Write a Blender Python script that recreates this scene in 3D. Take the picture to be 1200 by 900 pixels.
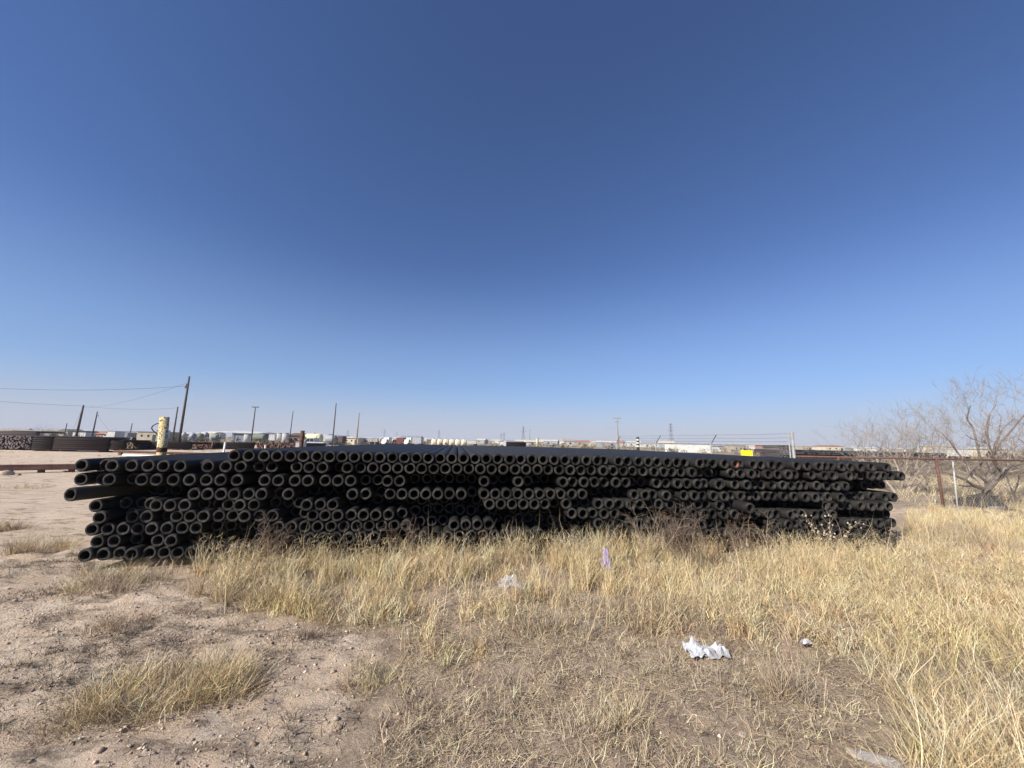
import bpy, math, random
import numpy as np
from mathutils import Vector, Matrix, Quaternion

for o in list(bpy.data.objects):
    bpy.data.objects.remove(o)
S = bpy.context.scene
COL = S.collection
R = math.radians

# ------------------------------------------------------------------ camera
EYE, FPX = 1.71, 433.0
YAW, PITCH, ROLL = R(8.2), R(8.95), R(1.15)
cam_d = bpy.data.cameras.new('camera')
cam_d.sensor_width = 36.0
cam_d.lens = 36.0 * FPX / 1200.0
cam_d.clip_start = 0.05
cam_d.clip_end = 12000
cam = bpy.data.objects.new('camera', cam_d)
COL.objects.link(cam)
FH = np.array([math.sin(YAW), math.cos(YAW), 0.0])
RT = np.array([math.cos(YAW), -math.sin(YAW), 0.0])
UPZ = np.array([0, 0, 1.0])
FW = math.cos(PITCH) * FH + math.sin(PITCH) * UPZ
UP0 = -math.sin(PITCH) * FH + math.cos(PITCH) * UPZ
RC = math.cos(ROLL) * RT + math.sin(ROLL) * UP0
UC = math.cos(ROLL) * UP0 - math.sin(ROLL) * RT
cam.matrix_world = Matrix(((RC[0], UC[0], -FW[0], 0), (RC[1], UC[1], -FW[1], 0), (RC[2], UC[2], -FW[2], EYE), (0, 0, 0, 1)))
S.camera = cam

# ------------------------------------------------------------------ sky, sun, exposure
SUN_EL = R(35)
SHADOW_AZ = R(57)                      # ground shadows run this way, clockwise from +Y
light_dir = Vector((math.cos(SUN_EL) * math.sin(SHADOW_AZ), math.cos(SUN_EL) * math.cos(SHADOW_AZ), -math.sin(SUN_EL)))
w = bpy.data.worlds.new('World')
S.world = w
w.use_nodes = True
nt = w.node_tree
nt.nodes.clear()
sky = nt.nodes.new('ShaderNodeTexSky')
sky.sky_type = 'NISHITA'
sky.sun_disc = False
sky.sun_elevation = SUN_EL
sky.sun_rotation = SHADOW_AZ + math.pi
sky.altitude = 900
sky.air_density = 1.0
sky.dust_density = 0.15
sky.ozone_density = 5.0
bg = nt.nodes.new('ShaderNodeBackground')
bg.inputs['Strength'].default_value = 0.076
wo = nt.nodes.new('ShaderNodeOutputWorld')
tint = nt.nodes.new('ShaderNodeMix'); tint.data_type = 'RGBA'; tint.blend_type = 'MULTIPLY'
tint.inputs[0].default_value = 1.0; tint.inputs[7].default_value = (0.92, 0.97, 1.18, 1)
nt.links.new(sky.outputs[0], tint.inputs[6])
wtc = nt.nodes.new('ShaderNodeTexCoord'); wsp = nt.nodes.new('ShaderNodeSeparateXYZ')
nt.links.new(wtc.outputs['Generated'], wsp.inputs[0])
wr = nt.nodes.new('ShaderNodeMapRange'); wr.interpolation_type = 'SMOOTHERSTEP'
wr.inputs[1].default_value = -0.04; wr.inputs[2].default_value = 0.17; wr.inputs[3].default_value = 0.92; wr.inputs[4].default_value = 0.0
nt.links.new(wsp.outputs[2], wr.inputs[0])
hz = nt.nodes.new('ShaderNodeMix'); hz.data_type = 'RGBA'
hz.inputs[7].default_value = (5.2, 5.3, 6.0, 1)
wr2 = nt.nodes.new('ShaderNodeMapRange'); wr2.interpolation_type = 'SMOOTHSTEP'
wr2.inputs[1].default_value = 0.0; wr2.inputs[2].default_value = 0.46; wr2.inputs[3].default_value = 0.62; wr2.inputs[4].default_value = 0.0
nt.links.new(wsp.outputs[2], wr2.inputs[0])
pale = nt.nodes.new('ShaderNodeMix'); pale.data_type = 'RGBA'; pale.inputs[7].default_value = (3.1, 4.6, 6.9, 1)
nt.links.new(wr2.outputs[0], pale.inputs[0]); nt.links.new(tint.outputs[2], pale.inputs[6])
nt.links.new(wr.outputs[0], hz.inputs[0]); nt.links.new(pale.outputs[2], hz.inputs[6])
nt.links.new(hz.outputs[2], bg.inputs[0])
nt.links.new(bg.outputs[0], wo.inputs[0])
sun_d = bpy.data.lights.new('sun', 'SUN')
sun_d.energy = 5.0
sun_d.angle = R(0.53)
sun_d.color = (1.0, 0.94, 0.85)
sun = bpy.data.objects.new('sun', sun_d)
COL.objects.link(sun)
sun.rotation_euler = light_dir.to_track_quat('-Z', 'Y').to_euler()
sun.location = (-20, -14, 20)
S.view_settings.view_transform = 'Standard'
S.view_settings.look = 'None'
S.view_settings.exposure = 0.5
S.view_settings.gamma = 1.0
S.view_settings.use_curve_mapping = False

# ------------------------------------------------------------------ photo pixel -> place
CAMP = np.array([0, 0, EYE])
def ray(px, py):
    return FW + (px - 600) / FPX * RC + (450 - py) / FPX * UC
def G(px, py, z=0.0):                     # point on the ground seen at a photo pixel
    r = ray(px, py); t = (z - EYE) / r[2]
    return CAMP + t * r
def P(px, py, d):                         # point at forward distance d seen at a photo pixel
    r = ray(px, py); t = d / np.dot(r, FH)
    return CAMP + t * r
def C(px, d, z=0.0):                      # point in a photo column at forward distance d and height z
    A = FW + (px - 600) / FPX * RC + 450 / FPX * UC
    B = -UC / FPX
    m = np.array([[np.dot(A, FH), np.dot(B, FH)], [A[2], B[2]]])
    t, s = np.linalg.solve(m, [d, z - EYE])
    return CAMP + t * A + s * B
def proj(p):
    v = np.asarray(p) - CAMP
    k = FPX / np.dot(v, FW)
    return 600 + np.dot(v, RC) * k, 450 - np.dot(v, UC) * k
def horizon(px):
    return 518.2 + (px - 600) * 0.0203

# ------------------------------------------------------------------ noise and ground height
def _hash(ix, iy, seed):
    n = (ix.astype(np.int64) * 374761393 + iy.astype(np.int64) * 668265263 + seed * 982451653) & 0x7fffffff
    n = (n ^ (n >> 13)) * 1274126177 & 0x7fffffff
    n = (n ^ (n >> 16)) & 0xffff
    return n / 65535.0
def vnoise(x, y, seed=0):
    x = np.asarray(x, float); y = np.asarray(y, float)
    ix = np.floor(x); iy = np.floor(y)
    fx = x - ix; fy = y - iy
    fx = fx * fx * (3 - 2 * fx); fy = fy * fy * (3 - 2 * fy)
    a = _hash(ix, iy, seed); b = _hash(ix + 1, iy, seed)
    c = _hash(ix, iy + 1, seed); d = _hash(ix + 1, iy + 1, seed)
    return (a + (b - a) * fx) * (1 - fy) + (c + (d - c) * fx) * fy
def fbm(x, y, oct=3, seed=0):
    s = 0; a = 0.5; f = 1.0
    for i in range(oct):
        s = s + a * vnoise(x * f, y * f, seed + i * 17); a *= 0.5; f *= 2.03
    return s
def sstep(a, b, x):
    t = np.clip((np.asarray(x, float) - a) / (b - a), 0, 1)
    return t * t * (3 - 2 * t)
def sag(x):
    return -0.06 * sstep(1.0, 8.0, x)
def gh(x, y):
    x = np.asarray(x, float); y = np.asarray(y, float)
    dist = np.hypot(x, y)
    f = 1 - sstep(18, 60, dist)
    n = 0.10 * (fbm(x * 0.7, y * 0.7, 2, 3) - 0.375) + 0.075 * (fbm(x * 2.6, y * 2.6, 3, 9) - 0.44) + 0.048 * (vnoise(x * 9.5, y * 9.5, 21) - 0.5) + 0.034 * (vnoise(x * 6 + y * 3, y * 17 - x * 4, 33) - 0.5)
    inside = sstep(-5.3, -4.7, x) * (1 - sstep(8.0, 8.6, x)) * sstep(5.1, 5.7, y) * (1 - sstep(18, 19, y))
    return f * n * (1 - inside) + sag(x) * (1 - sstep(14, 30, dist)) - 0.006 * inside

# ------------------------------------------------------------------ materials
MATS = {}
def mat(name, col, rough=0.8, metal=0.0, var=None, scale=8.0, bump=0.0, bscale=30.0, spec=0.5, thresh=(0.4, 0.62), coords='Object', detail=5.0, var2=None, scale2=2.0, thresh2=(0.5, 0.65)):
    if name in MATS: return MATS[name]
    m = bpy.data.materials.new(name); m.use_nodes = True
    N = m.node_tree.nodes; L = m.node_tree.links
    b = N['Principled BSDF']
    b.inputs['Roughness'].default_value = rough
    b.inputs['Metallic'].default_value = metal
    b.inputs['Specular IOR Level'].default_value = spec
    b.inputs['Base Color'].default_value = (*col, 1)
    tc = N.new('ShaderNodeTexCoord')
    out = None
    def layer(prev, c2, sc, th):
        n = N.new('ShaderNodeTexNoise'); n.inputs['Scale'].default_value = sc; n.inputs['Detail'].default_value = detail
        n.inputs['Roughness'].default_value = 0.62
        L.new(tc.outputs[coords], n.inputs['Vector'])
        r = N.new('ShaderNodeMapRange'); r.inputs[1].default_value = th[0]; r.inputs[2].default_value = th[1]
        L.new(n.outputs[0], r.inputs[0])
        mx = N.new('ShaderNodeMix'); mx.data_type = 'RGBA'
        L.new(r.outputs[0], mx.inputs[0])
        if prev is None: mx.inputs[6].default_value = (*col, 1)
        else: L.new(prev, mx.inputs[6])
        mx.inputs[7].default_value = (*c2, 1)
        return mx.outputs[2]
    if var: out = layer(out, var, scale, thresh)
    if var2: out = layer(out, var2, scale2, thresh2)
    if out is not None: L.new(out, b.inputs['Base Color'])
    if bump:
        n = N.new('ShaderNodeTexNoise'); n.inputs['Scale'].default_value = bscale; n.inputs['Detail'].default_value = 6
        L.new(tc.outputs[coords], n.inputs['Vector'])
        bp = N.new('ShaderNodeBump'); bp.inputs['Strength'].default_value = bump; bp.inputs['Distance'].default_value = 0.02
        L.new(n.outputs[0], bp.inputs['Height']); L.new(bp.outputs[0], b.inputs['Normal'])
    MATS[name] = m
    return m
def attr_mat(name, rough=0.85, spec=0.2, trans=0.0):
    if name in MATS: return MATS[name]
    m = bpy.data.materials.new(name); m.use_nodes = True
    N = m.node_tree.nodes; L = m.node_tree.links
    b = N['Principled BSDF']; b.inputs['Roughness'].default_value = rough; b.inputs['Specular IOR Level'].default_value = spec
    a = N.new('ShaderNodeAttribute'); a.attribute_name = 'Col'
    L.new(a.outputs['Color'], b.inputs['Base Color'])
    if trans:
        t = N.new('ShaderNodeBsdfTranslucent'); L.new(a.outputs['Color'], t.inputs[0])
        mx = N.new('ShaderNodeMixShader'); mx.inputs[0].default_value = trans
        L.new(b.outputs[0], mx.inputs[1]); L.new(t.outputs[0], mx.inputs[2])
        L.new(mx.outputs[0], N['Material Output'].inputs[0])
    MATS[name] = m
    return m

# ------------------------------------------------------------------ mesh helpers
def frame(d):
    d = np.asarray(d, float); d = d / (np.linalg.norm(d) + 1e-12)
    a = np.array([0, 0, 1.0]) if abs(d[2]) < 0.9 else np.array([1.0, 0, 0])
    u = np.cross(a, d); u /= np.linalg.norm(u)
    return d, u, np.cross(d, u)
class MB:
    def __init__(s): s.v = []; s.f = []; s.m = []
    def add(s, vs, fs, mi=0):
        o = len(s.v); s.v += [tuple(map(float, p)) for p in vs]
        s.f += [tuple(i + o for i in f) for f in fs]; s.m += [mi] * len(fs); return s
    def box(s, c, size, rz=0.0, mi=0):
        hx, hy, hz = size[0] / 2, size[1] / 2, size[2] / 2
        cz, sz = math.cos(rz), math.sin(rz)
        vs = []
        for z in (-hz, hz):
            for x, y in ((-hx, -hy), (hx, -hy), (hx, hy), (-hx, hy)):
                vs.append((c[0] + x * cz - y * sz, c[1] + x * sz + y * cz, c[2] + z))
        return s.add(vs, [(3, 2, 1, 0), (4, 5, 6, 7), (0, 1, 5, 4), (1, 2, 6, 5), (2, 3, 7, 6), (3, 0, 4, 7)], mi)
    def tube(s, pts, rad, n=8, caps=True, mi=0):
        pts = [np.asarray(p, float) for p in pts]
        if not hasattr(rad, '__len__'): rad = [rad] * len(pts)
        vs = []; fs = []; pu = None
        for i, p in enumerate(pts):
            d = pts[min(i + 1, len(pts) - 1)] - pts[max(i - 1, 0)]
            dd, u, v = frame(d)
            if pu is not None:
                u = pu - dd * np.dot(pu, dd); u /= (np.linalg.norm(u) + 1e-9); v = np.cross(dd, u)
            pu = u
            for k in range(n):
                a = 2 * math.pi * k / n
                vs.append(p + rad[i] * (math.cos(a) * u + math.sin(a) * v))
        for i in range(len(pts) - 1):
            for k in range(n):
                a = i * n + k; b = i * n + (k + 1) % n
                fs.append((a, b, b + n, a + n))
        if caps:
            fs.append(tuple(range(n - 1, -1, -1)))
            fs.append(tuple((len(pts) - 1) * n + k for k in range(n)))
        return s.add(vs, fs, mi)
    def lathe(s, prof, n=16, c=(0, 0, 0), mi=0, axis='z'):
        vs = []; fs = []
        for (r, z) in prof:
            for k in range(n):
                a = 2 * math.pi * k / n
                if axis == 'z': vs.append((c[0] + r * math.cos(a), c[1] + r * math.sin(a), c[2] + z))
                elif axis == 'x': vs.append((c[0] + z, c[1] + r * math.cos(a), c[2] + r * math.sin(a)))
                else: vs.append((c[0] + r * math.cos(a), c[1] + z, c[2] + r * math.sin(a)))
        for i in range(len(prof) - 1):
            for k in range(n):
                a = i * n + k; b = i * n + (k + 1) % n
                fs.append((a, b, b + n, a + n))
        return s.add(vs, fs, mi)
    def prism(s, poly, y0, y1, mi=0):      # poly in x,z extruded along y
        n = len(poly)
        vs = [(x, y0, z) for x, z in poly] + [(x, y1, z) for x, z in poly]
        fs = [tuple(range(n)), tuple(range(2 * n - 1, n - 1, -1))]
        for k in range(n): fs.append((k, k + n, (k + 1) % n + n, (k + 1) % n))
        return s.add(vs, fs, mi)
    def build(s, name, mats, parent=None, smooth=False, world=False):
        me = bpy.data.meshes.new(name)
        off = Vector((0, 0, 0))
        vs = s.v
        if world and parent is not None:
            l = parent.location; vs = [(x - l.x, y - l.y, z - l.z) for x, y, z in vs]
        me.from_pydata(vs, [], s.f)
        if not isinstance(mats, (list, tuple)): mats = [mats]
        for m in mats: me.materials.append(m)
        if len(mats) > 1: me.polygons.foreach_set('material_index', s.m)
        if smooth: me.shade_smooth()
        me.update()
        o = bpy.data.objects.new(name, me); COL.objects.link(o)
        if parent is not None: o.parent = parent
        return o
def tag(o, label, cat=None, group=None, kind=None):
    o['label'] = label
    if cat: o['category'] = cat
    if group: o['group'] = group
    if kind: o['kind'] = kind
    return o
def thing(name, label, cat, loc=(0, 0, 0), rz=0.0, group=None):
    o = bpy.data.objects.new(name, None); COL.objects.link(o)
    o.empty_display_size = 0.2
    o.location = tuple(map(float, loc)); o.rotation_euler = (0, 0, rz)
    return tag(o, label, cat, group)
def np_mesh(name, V, F3, cols=None, material=None, parent=None, smooth=False):
    me = bpy.data.meshes.new(name)
    me.vertices.add(len(V)); me.vertices.foreach_set('co', np.asarray(V, np.float32).ravel())
    k = F3.shape[1]
    me.loops.add(F3.size); me.loops.foreach_set('vertex_index', F3.astype(np.int32).ravel())
    me.polygons.add(len(F3)); me.polygons.foreach_set('loop_start', np.arange(0, F3.size, k, dtype=np.int32))
    me.update(calc_edges=True)
    if cols is not None:
        a = me.color_attributes.new('Col', 'FLOAT_COLOR', 'POINT')
        c4 = np.ones((len(V), 4), np.float32); c4[:, :3] = cols
        a.data.foreach_set('color', c4.ravel())
    if material: me.materials.append(material)
    if smooth: me.shade_smooth()
    o = bpy.data.objects.new(name, me); COL.objects.link(o)
    if parent is not None: o.parent = parent
    return o

# ================================================================== THE GROUND
def axis_coords(lo, hi, step, far_lo, far_hi, growth=1.16):
    a = list(np.arange(lo, hi + step / 2, step))
    s = step; x = a[-1]
    while x < far_hi: s *= growth; x += s; a.append(x)
    s = step; x = a[0]; pre = []
    while x > far_lo: s *= growth; x -= s; pre.append(x)
    return np.array(pre[::-1] + a)
gx = axis_coords(-6.5, 6.5, 0.045, -4500, 4500, 1.12)
gy = axis_coords(1.0, 6.5, 0.045, -400, 5200, 1.12)
GX, GY = np.meshgrid(gx, gy)
GZ = gh(GX, GY)
nx, ny = len(gx), len(gy)
V = np.stack([GX.ravel(), GY.ravel(), GZ.ravel()], 1)
ii = (np.arange(ny - 1)[:, None] * nx + np.arange(nx - 1)[None, :]).ravel()
F = np.stack([ii, ii + 1, ii + nx + 1, ii + nx], 1)

def ground_material():
    m = bpy.data.materials.new('sandy_ground'); m.use_nodes = True
    N = m.node_tree.nodes; L = m.node_tree.links
    b = N['Principled BSDF']; b.inputs['Roughness'].default_value = 0.95; b.inputs['Specular IOR Level'].default_value = 0.15
    tc = N.new('ShaderNodeTexCoord')
    def noise(sc, det=6, ro=0.6, vec=None):
        n = N.new('ShaderNodeTexNoise'); n.inputs['Scale'].default_value = sc; n.inputs['Detail'].default_value = det; n.inputs['Roughness'].default_value = ro
        L.new(vec or tc.outputs['Object'], n.inputs['Vector']); return n.outputs[0]
    def ramp(v, a, bb):
        r = N.new('ShaderNodeMapRange'); r.inputs[1].default_value = a; r.inputs[2].default_value = bb; L.new(v, r.inputs[0]); return r.outputs[0]
    def mix(f, a, c, typ='MIX'):
        x = N.new('ShaderNodeMix'); x.data_type = 'RGBA'; x.blend_type = typ
        if isinstance(f, float): x.inputs[0].default_value = f
        else: L.new(f, x.inputs[0])
        for k, q in ((6, a), (7, c)):
            if isinstance(q, tuple): x.inputs[k].default_value = (*q, 1)
            else: L.new(q, x.inputs[k])
        return x.outputs[2]
    c = mix(ramp(noise(0.9, 5), 0.4, 0.62), (0.67, 0.53, 0.395), (0.59, 0.45, 0.325))
    c = mix(ramp(noise(3.1, 7, 0.7), 0.5, 0.68), c, (0.66, 0.56, 0.45))
    c = mix(ramp(noise(17, 8, 0.8), 0.58, 0.70), c, (0.34, 0.26, 0.19))
    c = mix(ramp(noise(70, 5, 0.85), 0.60, 0.70), c, (0.24, 0.18, 0.13))
    c = mix(ramp(noise(160, 3, 0.8), 0.66, 0.76), c, (0.58, 0.48, 0.38))
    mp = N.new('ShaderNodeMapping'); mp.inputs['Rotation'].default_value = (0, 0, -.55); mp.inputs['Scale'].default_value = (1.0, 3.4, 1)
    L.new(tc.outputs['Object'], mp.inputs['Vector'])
    c = mix(ramp(noise(1.7, 9, 0.72, mp.outputs[0]), 0.52, 0.62), c, (0.26, 0.20, 0.15))  # dark streaks: dead plant matter plus shading painted along the shadow direction
    # brown organic soil where the thatch grows (right of the bare sand)
    at = N.new('ShaderNodeAttribute'); at.attribute_name = 'Col'
    sp = N.new('ShaderNodeSeparateColor'); L.new(at.outputs['Color'], sp.inputs[0])
    soil = mix(ramp(noise(20, 8, 0.7), 0.4, 0.65), (0.48, 0.37, 0.27), (0.33, 0.25, 0.18))
    n2 = N.new('ShaderNodeMath'); n2.operation = 'MULTIPLY_ADD'; L.new(noise(2.2, 6, 0.7), n2.inputs[0]); n2.inputs[1].default_value = 1.6; n2.inputs[2].default_value = -0.8
    ad = N.new('ShaderNodeMath'); ad.operation = 'ADD'; L.new(sp.outputs[0], ad.inputs[0]); L.new(n2.outputs[0], ad.inputs[1])
    c = mix(ramp(ad.outputs[0], 0.35, 0.7), c, soil)
    # far range land: dry grass and scrub colours
    far = mix(ramp(noise(0.06, 8, 0.7), 0.42, 0.6), (0.36, 0.28, 0.17), (0.24, 0.19, 0.125))
    far = mix(ramp(noise(0.9, 8, 0.7), 0.5, 0.66), far, (0.42, 0.33, 0.20))
    c = mix(sp.outputs[1], c, far)
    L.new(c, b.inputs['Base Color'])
    bn = N.new('ShaderNodeMath'); bn.operation = 'ADD'
    L.new(noise(28, 9, 0.72), bn.inputs[0])
    pk = N.new('ShaderNodeMath'); pk.operation = 'MULTIPLY'; L.new(noise(120, 5, 0.8), pk.inputs[0]); pk.inputs[1].default_value = 0.35
    L.new(pk.outputs[0], bn.inputs[1])
    bp = N.new('ShaderNodeBump'); bp.inputs['Strength'].default_value = 0.9; bp.inputs['Distance'].default_value = 0.045
    L.new(bn.outputs[0], bp.inputs['Height']); L.new(bp.outputs[0], b.inputs['Normal'])
    return m
def pts_in_poly(x, y, poly):
    x = np.asarray(x); y = np.asarray(y); ins = np.zeros(x.shape, bool); n = len(poly); j = n - 1
    for i in range(n):
        xi, yi = poly[i]; xj, yj = poly[j]
        c = ((yi > y) != (yj > y)) & (x < (xj - xi) * (y - yi) / (yj - yi + 1e-12) + xi)
        ins ^= c; j = i
    return ins
def GP(*pix): return [tuple(G(a, b)[:2]) for a, b in pix]
def polyline_signed(x, y, poly):          # distance outside a polygon (0 inside)
    x = np.asarray(x, float); y = np.asarray(y, float)
    d = np.full(x.shape, 1e9); n = len(poly)
    for i in range(n):
        ax, ay = poly[i]; bx, by = poly[(i + 1) % n]
        vx, vy = bx - ax, by - ay; t = np.clip(((x - ax) * vx + (y - ay) * vy) / (vx * vx + vy * vy + 1e-12), 0, 1)
        d = np.minimum(d, np.hypot(x - ax - t * vx, y - ay - t * vy))
    return np.where(pts_in_poly(x, y, poly), 0.0, d)
THATCH = GP((475, 745), (455, 800), (410, 940), (1240, 940), (1300, 700), (1300, 588), (1070, 600), (1000, 640), (600, 655), (300, 660), (235, 680), (330, 718), (440, 735))
soilw = 1 - np.clip(polyline_signed(V[:, 0], V[:, 1], THATCH) / 0.4, 0, 1)
dist = np.hypot(V[:, 0], V[:, 1])
ang = np.arctan2(V[:, 0], V[:, 1]) - YAW
farw = sstep(14, 26, dist) * sstep(-0.15, 0.25, ang) + sstep(70, 130, dist)
cols = np.stack([soilw, np.clip(farw, 0, 1), np.zeros(len(V))], 1)
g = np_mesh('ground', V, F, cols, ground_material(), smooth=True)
tag(g, 'dry sandy ground with patches of brown soil reaching to the horizon', kind='structure')

# ================================================================== THE STACK OF BLACK PIPES
Y0, PD, PL = 5.72, 0.166, 12.2
PR = PD / 2
def pipe_mats():
    body = mat('black_coated_steel', (0.0135, 0.013, 0.0125), 0.6, 0.0, (0.029, 0.026, 0.022), 3.0, 0.15, 60, 0.32, (0.42, 0.7), var2=(0.055, 0.042, 0.032), scale2=1.1, thresh2=(0.60, 0.78))
    rim = mat('dusty_pipe_rim', (0.046, 0.042, 0.037), 0.85, 0.0, (0.010, 0.0095, 0.009), 22.0, 0.2, 90, 0.35, (0.4, 0.66))
    bore = mat('dark_pipe_bore', (0.022, 0.020, 0.019), 0.8, 0.0, (0.05, 0.043, 0.036), 9.0, 0.1, 60, 0.3, (0.5, 0.75))
    for m_, lo in ((rim, 0.22), (bore, 0.5)):
        N = m_.node_tree.nodes; L = m_.node_tree.links; b = N['Principled BSDF']
        src = b.inputs['Base Color'].links[0].from_socket
        gm = N.new('ShaderNodeNewGeometry'); n = N.new('ShaderNodeTexNoise'); n.inputs['Scale'].default_value = 6.5; n.inputs['Detail'].default_value = 3
        L.new(gm.outputs['Position'], n.inputs['Vector'])
        r = N.new('ShaderNodeMapRange'); r.inputs[1].default_value = .36; r.inputs[2].default_value = .64; r.inputs[3].default_value = lo; r.inputs[4].default_value = 1.5
        L.new(n.outputs[0], r.inputs[0])
        x = N.new('ShaderNodeMix'); x.data_type = 'RGBA'; x.blend_type = 'MULTIPLY'; x.inputs[0].default_value = 1.0
        L.new(src, x.inputs[6]); L.new(r.outputs[0], x.inputs[7]); L.new(x.outputs[2], b.inputs['Base Color'])
    return [body, rim, bore]
PM = pipe_mats()
def pipe_mb(length=PL, n=20, seed=0, y0=0.0, org=(0, 0, 0), rot=0.0):
    rnd = random.Random(seed)
    prof = [(PR - 0.001, length, 0), (PR, 0.35, 0), (PR, 0.020, 0), (PR - 0.003, 0.006, 1), (PR - 0.008, 0.0, 1), (PR - 0.026, 0.0, 1), (PR - 0.031, 0.010, 1), (PR - 0.032, 0.16, 2), (PR - 0.032, length, 2), (PR - 0.001, length, 0)]
    mb = MB()
    for i in range(len(prof) - 1):
        r0, ya, _ = prof[i]; r1, yb, mi = prof[i + 1]
        if i == len(prof) - 2: mi = 1
        vs = []
        for r, yy in ((r0, ya), (r1, yb)):
            for k in range(n):
                a = 2 * math.pi * k / n + rot
                vs.append((org[0] + r * math.cos(a), org[1] + yy, org[2] + r * math.sin(a)))
        mb.add(vs, [(k, k + n, (k + 1) % n + n, (k + 1) % n) for k in range(n)], mi)
    return mb
def weld(o, d=0.0004):
    import bmesh
    bm = bmesh.new(); bm.from_mesh(o.data); bmesh.ops.remove_doubles(bm, verts=bm.verts, dist=d)
    bm.to_mesh(o.data); bm.free(); o.data.shade_smooth()
    try: o.data.set_sharp_from_angle(angle=R(50))
    except Exception: pass

ROWZ = [1.452, 1.300, 1.118, 0.932, 0.788, 0.645, 0.495, 0.343, 0.187]
XLR = [-3.12, -4.86, -4.86, -4.50, -4.60, -4.60, -4.60, -4.60, -4.60]
XRR = [7.88, 8.03, 8.02, 7.87, 7.79, 7.70, 7.70, 7.66, 7.60]
SP = 0.1708
XL, XR = -4.86, 8.02
rnd = random.Random(5)
ROWS = []
row1 = []; x = XL
while x < XR + 0.08:
    row1.append(x); x += SP + (rnd.random() ** 3) * (0.045 if x < -2.2 else 0.012)
for r in range(9):
    if r == 1: xs = row1
    elif r == 0: xs = [(a + b) / 2 for a, b in zip(row1[:-1], row1[1:])]
    elif r == 2:
        xs = []; x = XL
        while x < XR + 0.08: xs.append(x); x += SP + (rnd.random() ** 3) * (0.06 if x < -2 else 0.015)
    else:
        xs = [-4.60 + (0.5 * SP if r % 2 else 0) + k * SP for k in range(90)]
    xs = [q for q in xs if XLR[r] - .01 <= q <= XRR[r] + .05]
    ROWS.append(xs)
RECESS = {1: [(226, 243, .30), (286, 325, .10), (329, 345, .35), (386, 402, .3), (936, 950, .25)],
          2: [(284, 297, .35), (416, 450, .18), (476, 560, .40), (572, 600, .45), (630, 650, .5), (745, 760, .3), (1000, 1075, .30)],
          3: [(120, 224, .55), (350, 411, .6), (440, 455, .3), (551, 567, .35), (694, 740, .5), (985, 1070, .16)],
          4: [(118, 150, .22), (225, 250, .12), (310, 345, .25), (404, 566, .6), (675, 690, .2), (880, 960, .5)],
          5: [(130, 152, .20), (172, 205, .15), (330, 352, .3), (480, 660, .45), (740, 800, .5), (985, 1060, .3)],
          6: [(145, 160, .15), (240, 300, .2), (490, 520, .3), (585, 700, .4), (850, 900, .3)],
          7: [(160, 170, .2), (222, 330, .4), (440, 470, .3), (640, 720, .3)],
          8: [(300, 1000, .25)]}
pipes = []
for r, xs in enumerate(ROWS):
    for i, x in enumerate(xs):
        px, py = proj((x, Y0, ROWZ[r]))
        dy = rnd.gauss(0, 0.016)
        if px > 620: dy += rnd.uniform(-0.06, 0.08) * min(1, (px - 620) / 200)
        if rnd.random() < 0.04: dy += 0.14
        for a, b, s in RECESS.get(r, []):
            if a <= px <= b: dy = s * rnd.uniform(0.7, 1.25)
        if r == 1 and i == 0: dy = 0.0
        if r == 2 and i == 0: dy = 0.03
        if r == 4 and abs(px - 862) < 6: dy = -0.28
        if px > 1040: dy = 0.05 + abs(rnd.gauss(0, .03)) + (.3 if r == 2 else 0)
        if r in (1, 2) and i == 1: dy = 0.12
        if r >= 4 and i == 0: dy = -0.02 + rnd.uniform(-.02, .02)
        pipes.append(dict(r=r, i=i, x=x, y=Y0 + dy, z=ROWZ[r] + sag(x), px=px, py=py, dy=dy))
special = {}
def nearest(r, px):
    return min((p for p in pipes if p['r'] == r), key=lambda p: abs(p['px'] - px))
special[id(nearest(0, 857))] = 'orange'
special[id(nearest(6, 428))] = 'rust'
special[id(nearest(7, 563))] = 'brown'
def score(p):
    s = 90.0 / math.hypot(p['x'], p['y'])
    if id(p) in special: return 999
    if p['r'] == 0: s += 12
    if p['dy'] > 0.14: s -= 5
    if p['r'] >= 7 and p['px'] > 230: s -= 5
    if p['r'] >= 8 and p['px'] > 230: s -= 8
    if p['i'] == 0: s += 6
    return s
pipes.sort(key=score, reverse=True)
near, rest = pipes[:300], pipes[300:]
tmpl = []
for k in range(3):
    o = pipe_mb(seed=k, n=22).build('steel_pipe', PM); weld(o); tmpl.append(o.data); bpy.data.objects.remove(o)
ORD = ['topmost row', 'second row from the top', 'third row from the top', 'fourth row from the top', 'fifth row from the top', 'sixth row from the top', 'third row from the ground', 'second row from the ground', 'row lying on the ground']
red_bore = mat('orange_red_plastic', (0.34, 0.11, 0.075), 0.8, var=(0.22, 0.09, 0.065), scale=30)
rust_rim = mat('rusty_red_rim', (0.16, 0.055, 0.03), 0.85, var=(0.06, 0.03, 0.02), scale=20)
brown_rim = mat('brown_rust_rim', (0.085, 0.06, 0.042), 0.85, var=(0.04, 0.03, 0.02), scale=20)
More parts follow.
